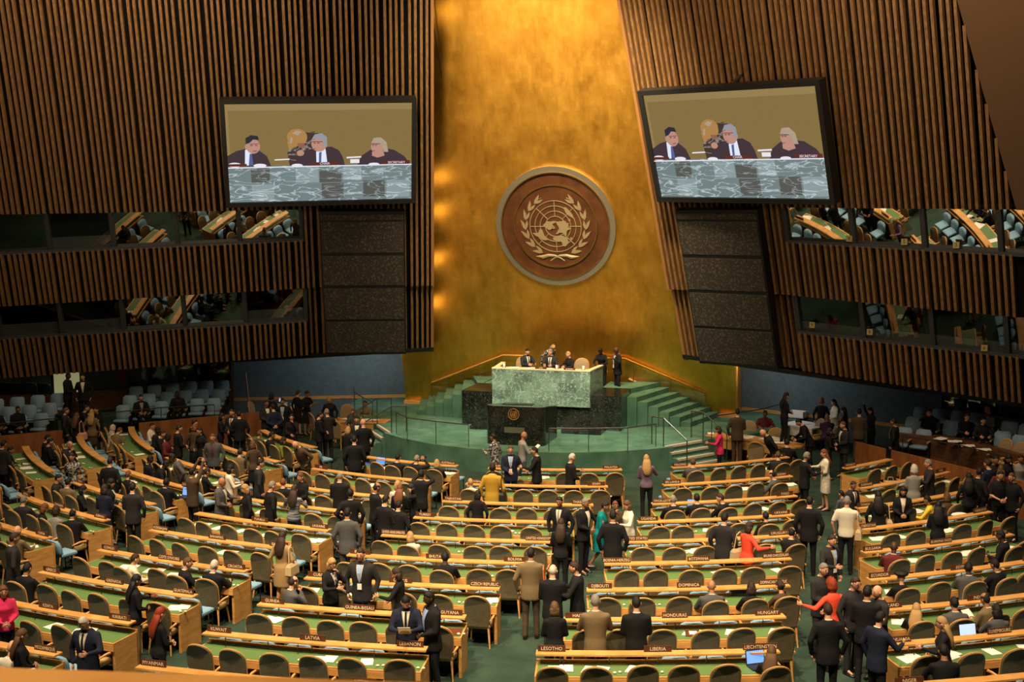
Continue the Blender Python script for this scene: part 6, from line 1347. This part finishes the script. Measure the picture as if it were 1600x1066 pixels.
# right gallery desk and its tan chairs
mb = MB(); strip(mb, 1, 10.9, 15.5, lambda t: 4.35+HC(t)*.9-.35, lambda t: 4.35+HC(t)*.9+.1, -.34, .42, 5); o = obj('gallery_desk', mb, M['wood_dark']); tag(o, 'long dark wooden desk before the right gallery seats', 'desk')
for i, (px, py) in enumerate(((1531, 676), (1550, 682), (1562, 692), (1584, 698))):
    p = onz(px, py, -.34+.95); put(OC2, 'tan_chair', 'tan rounded chair at the right gallery desk, %s from the left' % ORD[i+1], 'chair', (p.x, p.y, -.34), pi-.9, 'tan chairs at the gallery desk')
for px, py in ((1470, 686), (1490, 690), (1510, 697), (1535, 703)):
    p = onz(px, py, .425); tag(link('paper_stack', paper[1], None, p, random.uniform(-1, 1)), 'papers lying on the dark right gallery desk', 'paper', 'papers on the gallery desk')
# laptops
M['screen_blue'] = mat('laptop_screen', (.1, .2, .5), .3, em=(.18, .4, .9), ems=.9); M['screen_pale'] = mat('laptop_screen_pale', (.3, .4, .5), .3, em=(.5, .65, .85), ems=.9)
def laptop(label, px, py, z, tw, mt='screen_blue'):
    p = onz(px, py, z+.1); a = atan2(p.x, CEN[1]-p.y)+tw
    o = thing('laptop', label, 'laptop', (p.x, p.y, z), a)
    obj('base', MB().box(-.17, .17, -.24, 0, 0, .018), M['black'], o)
    l = MB(); l.hexa([(-.17, 0, .015), (.17, 0, .015), (.17, .012, .015), (-.17, .012, .015), (-.17, .05, .24), (.17, .05, .24), (.17, .062, .24), (-.17, .062, .24)]); obj('lid', l, M['black'], o)
    s_ = MB(); s_.hexa([(-.155, .0, .03), (.155, .0, .03), (.155, .006, .03), (-.155, .006, .03), (-.155, .043, .228), (.155, .043, .228), (.155, .049, .228), (-.155, .049, .228)]); obj('screen', s_, M[mt], o)
DZ = F+.755
laptop('laptop with a blue screen before the man at the left desk end', 292, 770, DZ, .2)
laptop('laptop with a bright blue screen, third row right', 1084, 789, DZ, 0)
laptop('laptop beside the long-haired woman at the LIECHTENSTEIN place', 1181, 1030, DZ, .2)
laptop('laptop with pale screen above the MADAGASCAR sign', 1513, 988, DZ, 0, 'screen_pale')
laptop('laptop on the dark table by the left blue wall', 436, 628, TZ, .4, 'screen_pale')
laptop('dark laptop at the first row right of the stout man', 594, 722, DZ, 0)
# things left on the desks
def item(name, label, cat, px, py, mb, mt, dz=0, rz=.2): 
    p = onz(px, py, DZ+dz); return tag(obj(name, mb, mt, None, p, rz), label, cat)
fold = lambda: MB().box(-.13, .13, -.17, .17, 0, .012)
item('folder', 'black folder beside the white booklet, HONDURAS row', 'folder', 1025, 992, fold(), M['black'])
item('folder', 'dark brown folder with a white card, HONDURAS row', 'folder', 1082, 990, fold(), M['wood_dark'])
item('card', 'white card on the dark brown folder', 'card', 1083, 989, MB().box(-.07, .07, -.08, .08, 0, .004), M['paper'], .013)
item('folder', 'brown portfolio at the desk end near GUYANA', 'folder', 710, 988, fold(), mat('brown_leather', (.12, .03, .015), .4))
item('folder', 'dark folder lying open by the GUATEMALA row end', 'folder', 351, 910, fold(), M['black'])
item('folder', 'blue folder on the first row desk near the stout man', 'folder', 575, 725, fold(), mat('blue_plastic', (.05, .15, .5), .4))
item('folder', 'dark blue folder on the desk right of the dark-haired woman', 'folder', 644, 934, fold(), M['black'])
q = MB().loft([[(x*w_, y*w_*.5, z) for x, y in ((-.2, -.2), (.2, -.2), (.22, .2), (-.22, .2))] for z, w_ in ((0, .9), (.06, 1.1), (.16, .9), (.2, .5))]); o = item('handbag', 'black handbag on the desk, DOMINICAN REPUBLIC row', 'bag', 1160, 930, q, M['black'])
b = MB().loft([[(x*w_, y*w_*.6, z) for x, y in ((-.15, -.15), (.15, -.15), (.15, .15), (-.15, .15))] for z, w_ in ((0, .9), (.1, 1.1), (.22, 1))]); b.tube([(-.08, 0, .2), (-.06, 0, .33), (.06, 0, .33), (.08, 0, .2)], .01, 5)
item('handbag', 'golden beige handbag on a far right desk', 'bag', 1391, 765, b, mat('straw_leather', (.5, .33, .14), .6))
item('drinking_glass', 'drinking glass at the desk end, sixth row left', 'glass', 146, 822, MB().tube([(0, 0, 0), (0, 0, .12)], [.03, .038], 10), M['glass'])
item('coat', 'white cloth bundle on the fifth row desk, far right', 'cloth', 1500, 808, MB().ell((0, 0, .05), .22, .12, .06, 12, 6), M['paper'])
# rostrum things
for i, (x, w_) in enumerate(((-1.0, .3), (-.35, .3), (.2, .22), (.85, .35))):
    tag(obj('paper_stack', MB().box(-w_/2, w_/2, -.1, .12, 0, .012).box(-w_/2+.08, w_/2+.05, -.12, .08, .012, .02), M['paper'], None, (x, .19, 2.0), .1*i), 'white papers on the rostrum ledge, %s from the left' % ORD[i+1], 'paper', 'papers on the rostrum')
for x, lb in ((-1.35, 'water glass at the left end of the rostrum'), (.52, 'water glass right of the chairman'), (1.45, 'water glass at the right end of the rostrum')):
    o = thing('water_glass', lb, 'glass', (x, .2, 2.0)); obj('tumbler', MB().tube([(0, 0, 0), (0, 0, .13)], [.035, .045], 10), M['paper'], o); obj('coaster', MB().tube([(0, 0, 0), (0, 0, .01)], .07, 12), M['steel'], o)
for x, lb in ((-.72, 'left microphone on the rostrum'), (-.1, 'centre microphone on the rostrum'), (.62, 'right microphone on the rostrum')):
    o = link('desk_microphone', mic, None, (x, .25, 2.0), pi); tag(o, lb, 'microphone')
for x, tx, lb in ((0, 'CHAIR', 'small brown sign reading CHAIR on the rostrum'), (1.0, 'SECRETARY', 'small brown sign reading SECRETARY on the rostrum')):
    o = thing('name_sign', lb, 'sign', (x, .06, 2.0)); obj('plate', MB().box(-.2, .2, -.01, .01, 0, .07), M['sign'], o); t_ = link('lettering', text_mesh(tx, .055, M['sign_text'], .001, .9), o, (0, -.012, .035)); t_.rotation_euler = (pi/2, 0, 0)
for x, lb in ((-1.05, 'tan leather chair of the left panellist'), (-.05, 'tan leather chair of the chairman'), (1.08, 'tan high-backed chair at the right of the rostrum')):
    put(OC2, 'panel_chair', lb, 'chair', (x, 1.35, 1.16), pi, 'chairs behind the rostrum')
# flag-like red pole by the left partition
o = thing('leaning_pole', 'reddish pole leaning at the left end of the blue wall', 'pole'); p = onz(392, 640, F+.5); obj('shaft', MB().tube([(p.x, p.y, F), (p.x-.35, p.y+.3, F+1.9)], .035, 6), M['partition'], o)
# balcony parapet just below the camera
A, B = onz(-60, 1041, 6.62), onz(700, 1068, 6.62); d_ = (B-A).normalized(); n_ = Vector((d_.y, -d_.x, 0)); E_ = B+d_*1.5; A = A-d_*1.2
mb = MB(); mb.hexa([A-Vector((0, 0, .05)), E_-Vector((0, 0, .05)), E_+n_*.34-Vector((0, 0, .05)), A+n_*.34-Vector((0, 0, .05)), A, E_, E_+n_*.34, A+n_*.34])
struct('trim_balcony_ledge', mb, M['wood'])
mb = MB(); e = n_*.05; dn = Vector((0, 0, 1.0)); mb.hexa([A+e-dn, E_+e-dn, E_+n_*.2-dn, A+n_*.2-dn, A+e-Vector((0, 0, .05)), E_+e-Vector((0, 0, .05)), E_+n_*.2-Vector((0, 0, .05)), A+n_*.2-Vector((0, 0, .05))]); struct('balcony_front', mb, M['wood'])
spot('balcony_fill_light', A+Vector((1, 0, 3)), A+Vector((1, 0, 0)), 420, 70, .8, .1)  # unseen spot added to brighten the balcony ledge
